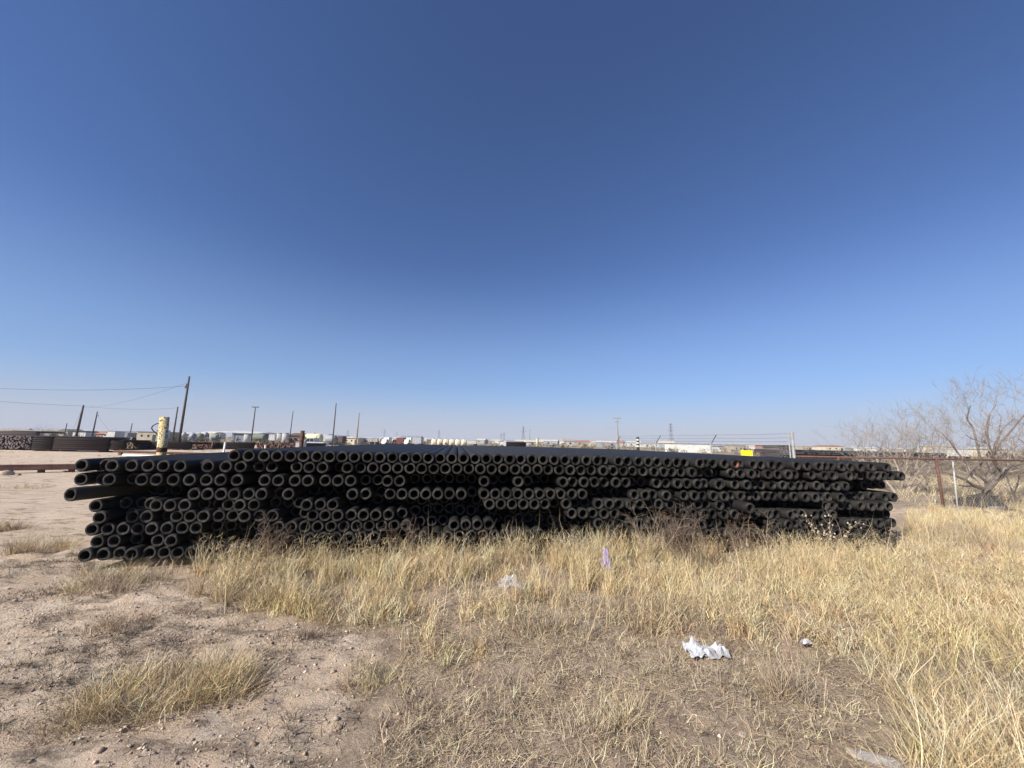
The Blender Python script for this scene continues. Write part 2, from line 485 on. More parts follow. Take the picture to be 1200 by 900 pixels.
for p in near:
    sp_ = special.get(id(p))
    me = tmpl[rnd.randrange(3)]
    if sp_:
        me = me.copy(); me.materials.clear()
        ms = {'orange': [PM[0], PM[1], PM[2]], 'rust': [PM[0], rust_rim, PM[2]], 'brown': [brown_rim, brown_rim, PM[2]]}[sp_]
        for q in ms: me.materials.append(q)
    o = bpy.data.objects.new('steel_pipe', me); COL.objects.link(o)
    o.location = (p['x'], p['y'], p['z'])
    o.rotation_euler = (0, rnd.uniform(0, 6.28), rnd.gauss(0, 0.0006))
    lab = 'black steel pipe lying in the %s of the big pipe stack' % ORD[p['r']]
    if sp_ == 'orange':
        lab = 'black steel pipe with an orange red lining showing in its open end'
        lin = MB(); n = 14; rr = PR - 0.0335; vs = []; 
        for yy, r2 in ((0.004, rr), (0.16, rr), (0.16, rr - 0.004), (0.004, rr - 0.004)):
            for k in range(n + 1):
                a = -2.3 + 3.1 * k / n
                vs.append((r2 * math.cos(a), yy, r2 * math.sin(a)))
        fs = []
        for q in range(4):
            for k in range(n):
                a0 = q * (n + 1) + k; b0 = ((q + 1) % 4) * (n + 1) + k
                fs.append((a0, a0 + 1, b0 + 1, b0))
        o.rotation_euler = (0, 0, 0)
        lin.add(vs, fs).build('orange_lining', red_bore, o)
    if sp_ == 'rust': lab = 'black steel pipe whose open end has a rusty red rim'
    if sp_ == 'brown': lab = 'rusty brown pipe end low in the stack just above the grass'
    tag(o, lab, 'pipe', None if sp_ else 'black pipes in the big stack')
mb = MB()
for p in rest:
    q = pipe_mb(n=14, org=(p['x'], p['y'], p['z']), rot=rnd.random()); mb.v_off = len(mb.v)
    o_ = len(mb.v); mb.v += q.v; mb.f += [tuple(i + o_ for i in f) for f in q.f]; mb.m += q.m
o = mb.build('steel_pipes', PM); weld(o, 0.0003)
tag(o, 'black steel pipes filling the far end and low recessed places of the stack', 'pipes', kind='stuff')
# the loose pipe that juts out of the left side
tip = P(82, 579.5, 4.65); tail = tip + 2.6 * np.array([0.145, 1.0, -0.018]) / 1.011
o = pipe_mb(length=2.6, n=22).build('steel_pipe', [mat('jutting_pipe_steel', (0.022, 0.020, 0.019), 0.45, 0, (0.05, 0.038, 0.022), 2.0, 0.1, 50), PM[1], PM[2]]); weld(o)
o.location = tip; o.rotation_euler = Vector(tail - tip).to_track_quat('Y', 'Z').to_euler()
tag(o, 'loose black pipe jutting out askew from the end of the stack over bare sand', 'pipe')
# thin timber strips that carry the rows
lath = mat('grey_timber', (0.16, 0.12, 0.085), 0.9, var=(0.09, 0.07, 0.05), scale=12, bump=0.3)
for yy in (7.6, 11.8, 16.2):
    for (za, zb, gap, which) in ((1.300, 1.118, .022, 'under the second row of black pipes'), (1.118, 0.932, .027, 'under the third row of black pipes')):
        zc = (za + zb) / 2
        m_ = MB(); xs = np.linspace(-4.55, 7.85, 30)
        vs = []; fs = []
        for i, xx in enumerate(xs):
            for dx, dz in ((-.045, -.0085), (.045, -.0085), (.045, .0085), (-.045, .0085)):
                vs.append((xx, yy + dx, zc + sag(xx) + dz))
        for i in range(len(xs) - 1):
            for k in range(4): fs.append((i * 4 + k, i * 4 + (k + 1) % 4, i * 4 + 4 + (k + 1) % 4, i * 4 + 4 + k))
        fs.append((3, 2, 1, 0)); e = (len(xs) - 1) * 4; fs.append((e, e + 1, e + 2, e + 3))
        m_.add(vs, fs)
        tag(m_.build('timber_strip', lath), 'thin grey timber strip laid across the stack ' + which, 'timber', 'timber strips inside the stack')

for yy in (6.25, 9.6, 13.2, 16.6):
    m_ = MB(); xs = np.linspace(-4.72, 7.75, 24); vs = []; fs = []
    for xx in xs:
        for dx, dz in ((-.09, -.03), (.09, -.03), (.09, .105), (-.09, .105)): vs.append((xx, yy + dx, sag(xx) + dz))
    for i in range(len(xs) - 1):
        for k in range(4): fs.append((i * 4 + k, i * 4 + (k + 1) % 4, i * 4 + 4 + (k + 1) % 4, i * 4 + 4 + k))
    fs.append((3, 2, 1, 0)); e = (len(xs) - 1) * 4; fs.append((e, e + 1, e + 2, e + 3)); m_.add(vs, fs)
    tag(m_.build('sleeper', lath), 'heavy timber sleeper on the ground carrying the lowest row of pipes', 'timber', 'sleepers under the stack')
# ------------------------------------------------------------------ posts beside the stack
yel = mat('flaking_yellow_paint', (0.60, 0.46, 0.17), 0.75, 0, (0.64, 0.55, 0.36), 5.0, 0.3, 25, 0.4, (0.4, 0.6), var2=(0.085, 0.045, 0.028), scale2=34.0, thresh2=(0.54, 0.56))
rust = mat('rusty_steel', (0.13, 0.062, 0.040), 0.85, 0.1, (0.075, 0.036, 0.025), 6.0, 0.3, 30, 0.3, (0.4, 0.6))
black_iron = mat('black_iron', (0.02, 0.02, 0.02), 0.55)
white_paint = mat('white_paint_worn', (0.74, 0.73, 0.69), 0.6, 0, (0.5, 0.46, 0.4), 4.0, 0.05, 30, 0.4, (0.5, 0.75))
b = C(200.5, 6.7, 1.75); t = thing('steel_post', 'flaking yellow steel pipe post standing behind the black pipe stack', 'post', (b[0], b[1], gh(b[0], b[1]) - 0.05))
hh = 2.03 + 0.05
MB().lathe([(0.0, 0), (0.068, 0), (0.068, hh), (0.052, hh + 0.002), (0.05, hh - 0.15), (0.0, hh - 0.16)], 20).build('tube', yel, t, True)
MB().lathe([(0.070, 0), (0.073, 0.01), (0.073, 0.07), (0.070, 0.08)], 20, (0, 0, hh - 0.62)).build('rust_band', rust, t, True)
t.rotation_euler = (0, R(-4), 0)
hk = [(-0.06, 0, hh - 0.10), (-0.12, -0.005, hh - 0.115), (-0.17, -0.01, hh - 0.15), (-0.185, -0.01, hh - 0.19), (-0.16, -0.005, hh - 0.235), (-0.11, 0, hh - 0.285), (-0.06, 0, hh - 0.34)]
MB().tube(hk, 0.0095, 8).build('bent_hook', black_iron, t, True)
b = C(354, 12.4, 1.75); t = thing('steel_post', 'short rusty brown post rising just above the pipe stack', 'post', (b[0], b[1], -0.02))
MB().lathe([(0.0, 0), (0.062, 0), (0.062, 1.97), (0.05, 1.972), (0.05, 1.85), (0, 1.84)], 16).build('tube', rust, t, True)
MB().lathe([(0.0635, 0), (0.066, 0.01), (0.066, 0.05), (0.0635, 0.06)], 16, (0, 0, 1.6)).build('weld_collar', rust, t, True)
for (px, d, zt, r_, lean, lab) in ((260, 8.2, 1.60, 0.021, 0.06, 'thin white painted stake leaning beside the pipe stack, the taller of two'),
                                   (311, 9.9, 1.53, 0.020, 0.0, 'short white painted stake sticking up behind the pipe stack')):
    b = C(px, d, 1.5); t = thing('stake', lab, 'stake', (b[0], b[1], -0.03))
    MB().tube([(0, 0, 0), (lean * 0.5, 0, zt * 0.5), (lean, 0, zt)], r_, 8).build('shaft', white_paint, t, True)
    MB().lathe([(r_ + .002, 0), (r_ + .004, 0.003), (r_ + .004, 0.02), (0.004, 0.026)], 8, (lean, 0, zt - 0.01)).build('cap', white_paint, t, True)
# banded marker post behind the right end
b = C(747.5, 17.8, 1.8); t = thing('marker_post', 'marker post banded in black and white behind the pipe stack', 'post', (b[0], b[1], -0.02))
blk = mat('black_band', (0.02, 0.02, 0.02), 0.6); wht = mat('white_band', (0.62, 0.6, 0.56), 0.6)
MB().lathe([(0, 0), (0.068, 0), (0.068, 2.08), (0, 2.09)], 14).build('shaft', blk, t)
for k in range(3):
    MB().lathe([(0.069, 0), (0.072, 0.004), (0.072, 0.075), (0.069, 0.079)], 14, (0, 0, 1.62 + k * 0.15)).build('white_band', wht, t)

# ================================================================== RACKS AND STEEL LYING IN THE YARD, LEFT
red_brown = mat('red_oxide_beam', (0.24, 0.125, 0.095), 0.75, 0, (0.13, 0.07, 0.05), 3.0, 0.15, 20)
a = C(-45, 15.4); b = C(128, 17.9); mid = (a + b) / 2; L_ = np.linalg.norm(b - a); az = math.atan2(b[1] - a[1], b[0] - a[0])
t = thing('steel_beam', 'long red brown steel beam raised on low stubs over bare sand', 'beam', (mid[0], mid[1], 0), az)
MB().box((0, 0, 0.33), (L_, 0.30, 0.022)).build('top_flange', red_brown, t)
MB().box((0, 0, 0.115), (L_, 0.30, 0.022)).build('bottom_flange', rust, t)
MB().box((0, 0, 0.2225), (L_, 0.285, 0.193)).build('web', red_brown, t)
for k in range(5):
    MB().box((-L_ / 2 + 0.3 + k * (L_ - 0.6) / 4, 0, 0.03), (0.16, 0.26, 0.148)).build('stub', rust, t)
for (x0, x1, d0, d1, z, r_, m_, lab) in ((143, 275, 25.5, 24.2, 0.32, 0.065, white_paint, 'white painted pipe rail lying across low blocks in the yard'),
                                        (133, 272, 31.5, 29.5, 0.30, 0.10, rust, 'rusty pipe rail lying in the yard behind the white one')):
    a = C(x0, d0); b = C(x1, d1); t = thing('rack_rail', lab, 'rail', (a[0], a[1], 0))
    v = b - a
    MB().tube([(0, 0, z), (v[0], v[1], z)], r_, 10).build('rail', m_, t, True)
    for k in (0.06, 0.5, 0.94):
        MB().box((v[0] * k, v[1] * k, (z - r_) / 2 - .01), (0.2, 0.2, z - r_ + 0.03)).build('block', lath, t)

def pipe_stack(label, px0, px1, d, ztop, length, ends=True, dia=0.114, colset=((0.10, 0.05, 0.035), (0.07, 0.04, 0.03)), rimcol=(0.3, 0.2, 0.16), tilt=0.0, base=0.12, seed=1, group=None):
    """a distant stack of pipes on two rails: each pipe real geometry, joined because a pipe is a pixel across"""
    rn = random.Random(seed)
    a = C(px0, d); b = C(px1, d); v = b - a; Wd = np.linalg.norm(v); u = v / Wd; az = math.atan2(u[1], u[0]) + tilt
    mid = (a + b) / 2
    t = thing('pipe_stack', label, 'pipe stack', (mid[0], mid[1], 0), az, group)
    Vv = []; Ff = []; Cc = []
    rows = max(2, int((ztop - base) / (dia * 0.88)))
    n = 7
    if ends:
        ncol = int(Wd / dia)
        for r in range(rows):
            for c in range(ncol - (r % 2)):
                x = -Wd / 2 + (c + 0.5 + 0.5 * (r % 2)) * dia; z = base + dia / 2 + r * dia * 0.88
                y0 = rn.gauss(0, 0.12); cc = np.array(colset[rn.randrange(len(colset))]) * rn.uniform(0.7, 1.3)
                rc = np.array(rimcol) * rn.uniform(0.4, 1.2)
                o_ = len(Vv)
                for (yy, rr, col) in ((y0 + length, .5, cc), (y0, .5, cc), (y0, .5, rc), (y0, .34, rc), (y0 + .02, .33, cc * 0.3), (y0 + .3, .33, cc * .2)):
                    for k in range(n):
                        an = 2 * math.pi * k / n
                        Vv.append((x + rr * dia * math.cos(an), yy, z + rr * dia * math.sin(an))); Cc.append(col)
                for ring in range(5):
                    for k in range(n):
                        q = o_ + ring * n + k; q2 = o_ + ring * n + (k + 1) % n
                        Ff.append((q, q2, q2 + n, q + n))
    else:
        for c in range(int(length / dia)):
            for r in range(rows):
                y = (c + 0.5 * (r % 2)) * dia; z = base + dia / 2 + r * dia * 0.88
                if c > 2 and r < rows - 2: continue
                x0 = -Wd / 2 + rn.gauss(0, 0.03); x1 = Wd / 2 + rn.gauss(0, 0.05)
                cc = np.array(colset[rn.randrange(len(colset))]) * rn.uniform(0.7, 1.3)
                o_ = len(Vv)
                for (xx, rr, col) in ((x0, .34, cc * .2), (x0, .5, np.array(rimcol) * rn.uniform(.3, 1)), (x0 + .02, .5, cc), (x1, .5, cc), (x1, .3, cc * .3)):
                    for k in range(n):
                        an = 2 * math.pi * k / n
                        Vv.append((xx, y + rr * dia * math.cos(an), z + rr * dia * math.sin(an))); Cc.append(col)
                for ring in range(4):
                    for k in range(n):
                        q = o_ + ring * n + k; q2 = o_ + ring * n + (k + 1) % n
                        Ff.append((q, q2, q2 + n, q + n))
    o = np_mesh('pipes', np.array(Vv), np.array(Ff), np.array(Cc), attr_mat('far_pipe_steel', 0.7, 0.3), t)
    o['kind'] = 'stuff'
    for k in (0.15, 0.85):
        if ends: MB().box((0, length * k, base / 2 - 0.02), (Wd, 0.2, base + 0.035)).build('rail', rust, t)
        else: MB().box(((k - .5) * Wd, length / 2, base / 2 - 0.02), (0.2, length, base + 0.035)).build('rail', rust, t)
    return t
BR = ((0.040, 0.020, 0.016), (0.026, 0.015, 0.013), (0.020, 0.013, 0.012))
GRY = ((0.10, 0.095, 0.09), (0.05, 0.05, 0.05), (0.14, 0.10, 0.09))
pipe_stack('stack of grey and pink ended pipes beside the brown pipe stacks', -40, 35, 36.5, 1.42, 9, True, 0.14, GRY, (0.34, 0.26, 0.24), seed=2)
pipe_stack('near brown pipe stack lying sideways, its left end showing pipe mouths', 36.5, 60, 35.5, 1.38, 1.3, False, 0.11, BR, (0.10, 0.06, 0.05), seed=3)
pipe_stack('long dark brown pipe stack lying sideways across the sandy yard', 61, 124, 35.5, 1.33, 1.3, False, 0.11, BR, (0.16, 0.11, 0.09), seed=4)
pipe_stack('low dark pipe stack right behind the long brown one', 125, 144, 41, 1.15, 3.0, False, 0.11, BR, (0.2, 0.14, 0.11), seed=5)
pipe_stack('small pipe stack showing pale pipe ends among brown stacks', 141, 163, 43.5, 1.02, 8, True, 0.15, BR, (0.42, 0.32, 0.26), seed=6)
pipe_stack('low brown pipe stack lying sideways behind the yellow post', 164, 222, 45, 0.98, 3.0, False, 0.11, BR, (0.2, 0.13, 0.1), seed=7)
pipe_stack('rust red pipe stack with its round ends facing out', 222, 251, 50, 0.98, 8, True, 0.17, BR, (0.34, 0.18, 0.14), seed=8)
pipe_stack('brown pipe stack lying sideways below the white roofed shed', 252, 296, 51, 0.95, 3.0, False, 0.11, BR, (0.2, 0.13, 0.1), seed=9)
pipe_stack('rust coloured pipe ends stacked left of the short brown post', 299, 347, 50, 1.0, 8, True, 0.16, BR, (0.36, 0.20, 0.15), seed=10)
pipe_stack('faded grey pipe stack behind the grey and pink ended pipes', -40, 40, 62, 1.95, 4.0, False, 0.17, ((0.16, 0.14, 0.125), (0.11, 0.10, 0.095), (0.20, 0.16, 0.14)), (0.2, 0.17, 0.15), seed=11)
pipe_stack('dark rusty pipe rack low on the horizon near the cream upright tank', 593, 616, 60, 1.75, 3, False, 0.2, BR, (0.2, 0.12, 0.1), seed=12, base=0.5)
BLK = ((0.035, 0.035, 0.037), (0.02, 0.02, 0.022))
pipe_stack('far rack of black pipes behind the barbed wire post', 940, 1016, 46, 1.62, 9, True, 0.28, BLK, (0.11, 0.11, 0.12), seed=13, base=0.95)
pipe_stack('low rusty rack below the far black pipes', 941, 1000, 38, 0.98, 3, False, 0.13, BR, (0.2, 0.12, 0.1), seed=14, base=0.55)
pipe_stack('grey pipe rack beyond the rusty fence and bare trees', 1000, 1110, 52, 1.45, 4, False, 0.22, ((0.12, 0.13, 0.13), (0.07, 0.075, 0.08)), (0.2, 0.2, 0.2), seed=15, base=0.6)
pipe_stack('tangled dark scrap pipe pile next to the barbed wire post', 914, 935, 34, 1.98, 2.2, True, 0.24, ((0.09, 0.085, 0.085), (0.045, 0.04, 0.04), (0.15, 0.11, 0.10)), (0.20, 0.17, 0.16), seed=16, base=0.85)

# ================================================================== FENCES
galv = mat('galvanised_steel', (0.34, 0.34, 0.33), 0.65, 0.2, (0.24, 0.24, 0.23), 9)
rusty_rail = mat('rusty_fence_pipe', (0.12, 0.055, 0.042), 0.8, 0.1, (0.17, 0.08, 0.055), 7.0)
def chain_mesh(mb, a, b, z0, z1, pitch=0.075, r_=0.0022):
    a = np.array(a); b = np.array(b); v = b - a; Ld = np.linalg.norm(v[:2]); u = v / Ld; h = z1 - z0
    n = int(Ld / pitch)
    for k in range(-int(h / pitch), n):
        for s in (1, -1):
            s0, s1 = k * pitch, k * pitch + h
            za, zb = (z0, z1) if s == 1 else (z1, z0)
            c0, c1 = max(s0, 0), min(s1, Ld)
            if c1 <= c0: continue
            f = lambda q: za + (zb - za) * (q - s0) / (s1 - s0)
            p0 = a + u * c0; p1 = a + u * c1
            mb.tube([(p0[0], p0[1], f(c0)), (p1[0], p1[1], f(c1))], r_, 3, False)
A_ = C(936, 11.7); 
uR = RT.copy()
E_ = A_ + uR * 12.0
t = thing('chain_link_fence', 'chain link fence with rusty top rail beside the bare trees', 'fence', (A_[0], A_[1], 0))
zt = 1.45
MB().tube([(A_[0], A_[1], zt), (E_[0], E_[1], zt + 0.02)], 0.027, 8).build('top_rail', rusty_rail, t, True, world=True)
P0 = C(1099.5, 11.7, 1.0)
for k in (-1, 0, 1, 2):
    q = P0 + uR * 3.05 * k
    MB().tube([(q[0], q[1], gh(q[0], q[1]) - .1), (q[0], q[1], zt - 0.03)], 0.037, 8).build('post', rusty_rail, t, True, world=True)
    MB().lathe([(0.040, -.05), (0.043, -.04), (0.043, .03), (0.03, .04)], 8, (q[0], q[1], zt - 0.03)).build('rail_clamp', rusty_rail, t, True, world=True)
m_ = MB(); chain_mesh(m_, (A_[0], A_[1], 0), (E_[0], E_[1], 0), -0.04, zt, 0.10, 0.0036)
o = m_.build('chain_mesh', mat('weathered_mesh', (.24,.20,.17), .7, .2), t, world=True); o['kind'] = 'stuff'
# back fence with barbed wire, running away beside the stack
vf = -1.033 * RT + 2.875 * FH
t = thing('barbed_wire_fence', 'tall galvanised chain link fence topped with barbed wire behind the pipe stack', 'fence', (A_[0], A_[1], 0))
NS = 3
for k in range(NS + 1):
    q = A_ + vf * k
    big = k == 0
    o = MB().tube([(q[0], q[1], -0.08), (q[0], q[1], 2.2 if big else 1.8)], 0.045 if big else 0.03, 8).build('corner_post' if big else 'post', galv, t, True, world=True)
    if big:
        q2 = q - RT * 0.11
        MB().tube([(q2[0], q2[1], -0.08), (q2[0], q2[1], 2.18)], 0.022, 8).build('brace_post', galv, t, True, world=True)
    else:
        e = q + RT * 0.24 
        MB().tube([(q[0], q[1], 1.78), (e[0], e[1], 2.16)], 0.016, 6).build('wire_arm', mat('dark_arm', (0.08, 0.075, 0.07), 0.6, 0.3), t, True, world=True)
wire_m = mat('dull_wire', (0.13, 0.125, 0.12), 0.6, 0.5)
for j, zz in enumerate((0.10, 0.22, 0.35)):
    pts = []
    for k in range(NS + 1):
        q = A_ + vf * k
        f = (zz + 0.03) / 0.38
        e = q + RT * 0.24 * f; z = 1.80 + zz
        if k == 0: e = q - RT * 0.1
        pts.append((e[0], e[1], z))
        if k < NS:
            q3 = A_ + vf * (k + .5) + RT * 0.24 * f; pts.append((q3[0], q3[1], z - 0.012))
    wo_ = MB().tube(pts, 0.0035, 4).build('barbed_strand', wire_m, t, world=True)
    bm_ = MB()
    for k in range(1, 60):
        s = k / 60 * NS
        q = A_ + vf * s + RT * 0.24 * (zz + .03) / .38
        bm_.tube([(q[0] - .02, q[1], 1.80 + zz - .02), (q[0] + .02, q[1], 1.80 + zz + .015)], 0.0016, 3, False)
    MB.build(bm_, 'barbs', wire_m, wo_)['kind'] = 'stuff'
    wo_.children[0].location = tuple(-Vector(t.location))
q = A_ + vf * NS
MB().tube([(A_[0], A_[1], 1.80), (q[0], q[1], 1.80)], 0.02, 8).build('top_rail', galv, t, True, world=True)
m_ = MB(); chain_mesh(m_, (A_[0], A_[1], 0), (q[0], q[1], 0), 0.02, 1.79, 0.10, 0.003)
o = m_.build('chain_mesh', galv, t, world=True); o['kind'] = 'stuff'
# yellow sign hung on it
c0 = A_ + vf * 0.577; c1 = A_ + vf * 0.431; c0 = c0 - RT * 0.04; c1 = c1 - RT * 0.04
mid = (c0 + c1) / 2; az = math.atan2(c1[1] - c0[1], c1[0] - c0[0]); wd = np.linalg.norm(c1 - c0)
ysm = bpy.data.materials.new('yellow_sign_face'); ysm.use_nodes = True
N = ysm.node_tree.nodes; L = ysm.node_tree.links
wv = N.new('ShaderNodeTexWave'); wv.inputs['Scale'].default_value = 11; wv.bands_direction = 'DIAGONAL'; wv.inputs['Distortion'].default_value = 3
tcn = N.new('ShaderNodeTexCoord'); L.new(tcn.outputs['Object'], wv.inputs['Vector'])
rp = N.new('ShaderNodeMapRange'); rp.inputs[1].default_value = .45; rp.inputs[2].default_value = .7; L.new(wv.outputs[1], rp.inputs[0])
mx = N.new('ShaderNodeMix'); mx.data_type = 'RGBA'; mx.inputs[6].default_value = (0.92, 0.80, 0.02, 1); mx.inputs[7].default_value = (0.72, 0.60, 0.03, 1)
L.new(rp.outputs[0], mx.inputs[0]); L.new(mx.outputs[2], N['Principled BSDF'].inputs['Base Color'])
t = thing('yellow_sign', 'small bright yellow sign plate hung on the barbed wire fence', 'sign', (mid[0], mid[1], 1.40), az)
MB().box((0, 0, 0.095), (wd, 0.006, 0.19)).build('plate', ysm, t)
for sx in (-1, 1):
    MB().tube([(sx * wd * 0.42, 0.0, 0.175), (sx * wd * 0.42, 0.05, 0.185)], 0.004, 5).build('wire_tie', galv, t)
# leaning white post by the rusty fence post
b = C(1122, 11.45, 0.0); tp = C(1116.5, 11.5, 1.42)
t = thing('fence_stake', 'thin white metal stake leaning beside the rusty fence post', 'stake', (b[0], b[1], 0))
MB().tube([(0, 0, -0.1), tuple((tp - b) * np.array([1, 1, 1]))], 0.020, 6).build('shaft', mat('chalky_grey', (.44, .44, .42), .8), t, True)
MB().box((tp[0] - b[0], tp[1] - b[1], 1.415), (0.056, 0.056, 0.03)).build('cap', galv, t)

# ================================================================== BARE TREES
bark = mat('grey_bark', (0.20, 0.165, 0.135), 0.9, 0, (0.11, 0.09, 0.075), 14, 0.4, 40)
twig_m = mat('grey_twig', (0.36, 0.30, 0.245), 0.9, 0, (0.24, 0.195, 0.16), 9)
pale_bark = mat('pale_bark', (0.40, 0.34, 0.27), 0.9, 0, (0.26, 0.21, 0.17), 10)
TWIG_MIN = 0.0042
def grow(mb, p, d, length, r_, depth, rn, up=0.12, spread=0.75, n=4, kinds=3, wig=0.22):
    """one limb as a bent tapered tube, with side shoots"""
    p = np.array(p, float); d = np.array(d, float); d /= np.linalg.norm(d)
    seg = max(3, int(3 + depth)); pts = [p]; rad = [r_]
    for i in range(seg):
        d = d + np.array([rn.gauss(0, wig), rn.gauss(0, wig), rn.gauss(0, wig) + up]); d /= np.linalg.norm(d)
        p = p + d * length / seg; pts.append(p); rad.append(r_ * (1 - 0.62 * (i + 1) / seg))
    mb.tube(pts, rad, 5 if r_ > 0.012 else (4 if r_ > 0.006 else 3), False)
    if depth <= 0: return
    m = kinds + (1 if rn.random() < .5 else 0)
    for k in range(m):
        f = rn.uniform(0.3, 1.0) if k else 1.0
        idx = min(seg, max(1, int(round(f * seg))))
        base = pts[idx]; bd = pts[idx] - pts[idx - 1]; bd /= np.linalg.norm(bd)
        _, u, v = frame(bd); an = rn.uniform(0, 6.28)
        nd = bd + spread * rn.uniform(.5, 1.2) * (math.cos(an) * u + math.sin(an) * v)
        grow(mb, base, nd, length * rn.uniform(0.55, 0.8), max(TWIG_MIN, rad[idx] * rn.uniform(.6, .85)), depth - 1, rn, up, spread, n, kinds, wig)
def limb(mb, pix, d0, d1, r0, r1, n=7, dep=None):
    pts = []
    for i, (a_, b_) in enumerate(pix):
        f = i / (len(pix) - 1); pts.append(P(a_, b_, d0 + (d1 - d0) * f))
    rad = [r0 + (r1 - r0) * i / (len(pix) - 1) for i in range(len(pix))]
    mb.tube(pts, rad, n, True)
    return pts, rad
rn = random.Random(11)
DT = 12.9
b = C(1157, DT); b[2] = gh(b[0], b[1])
t = thing('bare_tree', 'big leafless multi stemmed tree behind the rusty fence', 'tree', b)
tr = MB(); cr = MB()
base_px = (1157, 579)
limbs = [
    ([(1158, 592), (1157, 574), (1168, 562), (1180, 553), (1192, 544), (1204, 530)], 0, -0.7, .13, .05, 3),
    ([(1156, 586), (1154, 573), (1141, 569), (1131, 562), (1118, 557), (1103, 552)], 0, -0.5, .10, .025, 3),
    ([(1131, 562), (1135, 555), (1143, 547), (1150, 541), (1158, 530)], -.3, .5, .045, .022, 3),
    ([(1156, 575), (1157, 563), (1161, 553), (1163, 538), (1158, 520), (1156, 505), (1159, 488)], 0, .4, .085, .035, 3),
    ([(1176, 556), (1168, 546), (1164, 536), (1166, 522), (1172, 508)], -.3, -.9, .07, .03, 3),
    ([(1158, 560), (1150, 545), (1146, 525), (1141, 503), (1133, 490), (1137, 476)], .2, 1.0, .055, .02, 3),
    ([(1163, 536), (1172, 520), (1185, 505), (1197, 490), (1210, 478)], .3, 1.2, .045, .02, 3),
    ([(1157, 566), (1138, 548), (1122, 530), (1113, 517), (1104, 508)], 0, .7, .05, .018, 3),
    ([(1192, 544), (1203, 522), (1215, 505), (1222, 490)], -.5, -.2, .05, .02, 3),
]
for pix, o0, o1, r0, r1, dep in limbs:
    pts, rad = limb(tr, pix, DT + o0, DT + o1, r0 * .8, r1 * .8)
    for k in range(1, len(pts)):
        bd = pts[k] - pts[k - 1]; bd /= np.linalg.norm(bd)
        m = 4 if k == len(pts) - 1 else (2 if k > 1 else 1)
        for q in range(m):
            _, u, v = frame(bd); an = rn.uniform(0, 6.28)
            nd = bd * (1.0 if k == len(pts) - 1 else .6) + .8 * (math.cos(an) * u + math.sin(an) * v)
            if pts[k][2] < 1.0 and rn.random() < .5: continue
            grow(cr, pts[k], nd, rn.uniform(.55, .95), max(.007, rad[k] * .45), 3, rn, .10, .75, kinds=2, wig=.2)
tr.build('trunk', bark, t, True, world=True); cr.build('crown', twig_m, t, True, world=True)
def shrub_tree(name, label, px, d, stems, hgt, seed, mbark, spread=.5, dep=3, r0=.035, cat='tree'):
    rn = random.Random(seed); b = C(px, d); b[2] = gh(b[0], b[1])
    t = thing(name, label, cat, b); tr = MB(); cr = MB()
    for s in range(stems):
        an = rn.uniform(0, 6.28); ln = rn.uniform(.15, spread)
        d_ = np.array([math.cos(an) * ln, math.sin(an) * ln, 1.0]); p = np.array([rn.gauss(0, .12), rn.gauss(0, .12), -.05])
        pts = [p]; L0 = hgt * rn.uniform(.4, .6)
        for i in range(4):
            d_ = d_ + np.array([rn.gauss(0, .12), rn.gauss(0, .12), .05]); d_ /= np.linalg.norm(d_); p = p + d_ * L0 / 4; pts.append(p)
        rad = [r0 * (1 - .13 * i) for i in range(5)]
        tr.tube(pts, rad, 6, False)
        for k in range(2, 5):
            for q in range(4 if k == 4 else 1):
                _, u, v = frame(pts[k] - pts[k - 1]); a2 = rn.uniform(0, 6.28)
                nd = d_ + .7 * (math.cos(a2) * u + math.sin(a2) * v)
                grow(cr, pts[k], nd, hgt * rn.uniform(.22, .36), rad[k] * .5, dep, rn, .10, .7, kinds=2)
    tr.build('trunk', mbark, t, True); cr.build('crown', twig_m if mbark is not pale_bark else mat('pale_twig', (0.34, 0.285, 0.235), .9), t, True)
    return t
shrub_tree('bare_tree', 'pale stemmed leafless tree between the pipe stack and the big bare tree', 1058, 15.5, 8, 3.4, 21, pale_bark, .75, 3, .055)
shrub_tree('bare_tree', 'thin sparse leafless tree rising behind the end of the pipe stack', 1016, 17.5, 4, 3.2, 22, pale_bark, .6, 3, .05)
shrub_tree('bare_tree', 'small dark leafless tree low behind the big tree', 1192, 14.5, 4, 2.2, 23, bark, .7, 3, .03)
shrub_tree('bare_tree', 'small leafless tree far away above the grey pipe stack', 50, 95, 6, 4.0, 24, bark, .8, 2, .07)
shrub_tree('bare_tree', 'low grey leafless bush tangle beside the rusty fence post', 1086, 16.5, 3, 1.7, 25, bark, .9, 2, .02)
# dark heap at the foot of the big tree
b = C(1153, 12.35); t = thing('netting_heap', 'heap of dark grey netting slumped around the foot of the big tree', 'heap', (b[0], b[1], gh(b[0], b[1])))
m_ = MB(); n1, n2 = 30, 12; vs = []; fs = []
for i in range(n2 + 1):
    f = i / n2
    for k in range(n1):
        a_ = 2 * math.pi * k / n1
        lob = 1 + .22 * math.sin(3 * a_ + 1) + .12 * math.sin(7 * a_)
        rr = (1 - f ** 2.2) * lob
        nz = float(vnoise(3 * math.cos(a_) * (1 - f) * 2 + 5, 3 * math.sin(a_) * (1 - f) * 2 + 5, 4)) - .5
        vs.append((.70 * rr * math.cos(a_), .45 * rr * math.sin(a_), -.08 + .40 * f ** .8 * (1 + .35 * nz + .25 * math.cos(a_ + 2.6)) + .22 * nz * (1 - f)))
for i in range(n2):
    for k in range(n1): fs.append((i * n1 + k, i * n1 + (k + 1) % n1, (i + 1) * n1 + (k + 1) % n1, (i + 1) * n1 + k))
m_.add(vs, fs)
m_.build('netting', mat('dark_netting', (0.03, 0.031, 0.031), .9, 0, (0.09, 0.09, 0.086), 26, .8, 60), t, True)
m_ = MB(); rr_ = random.Random(8)
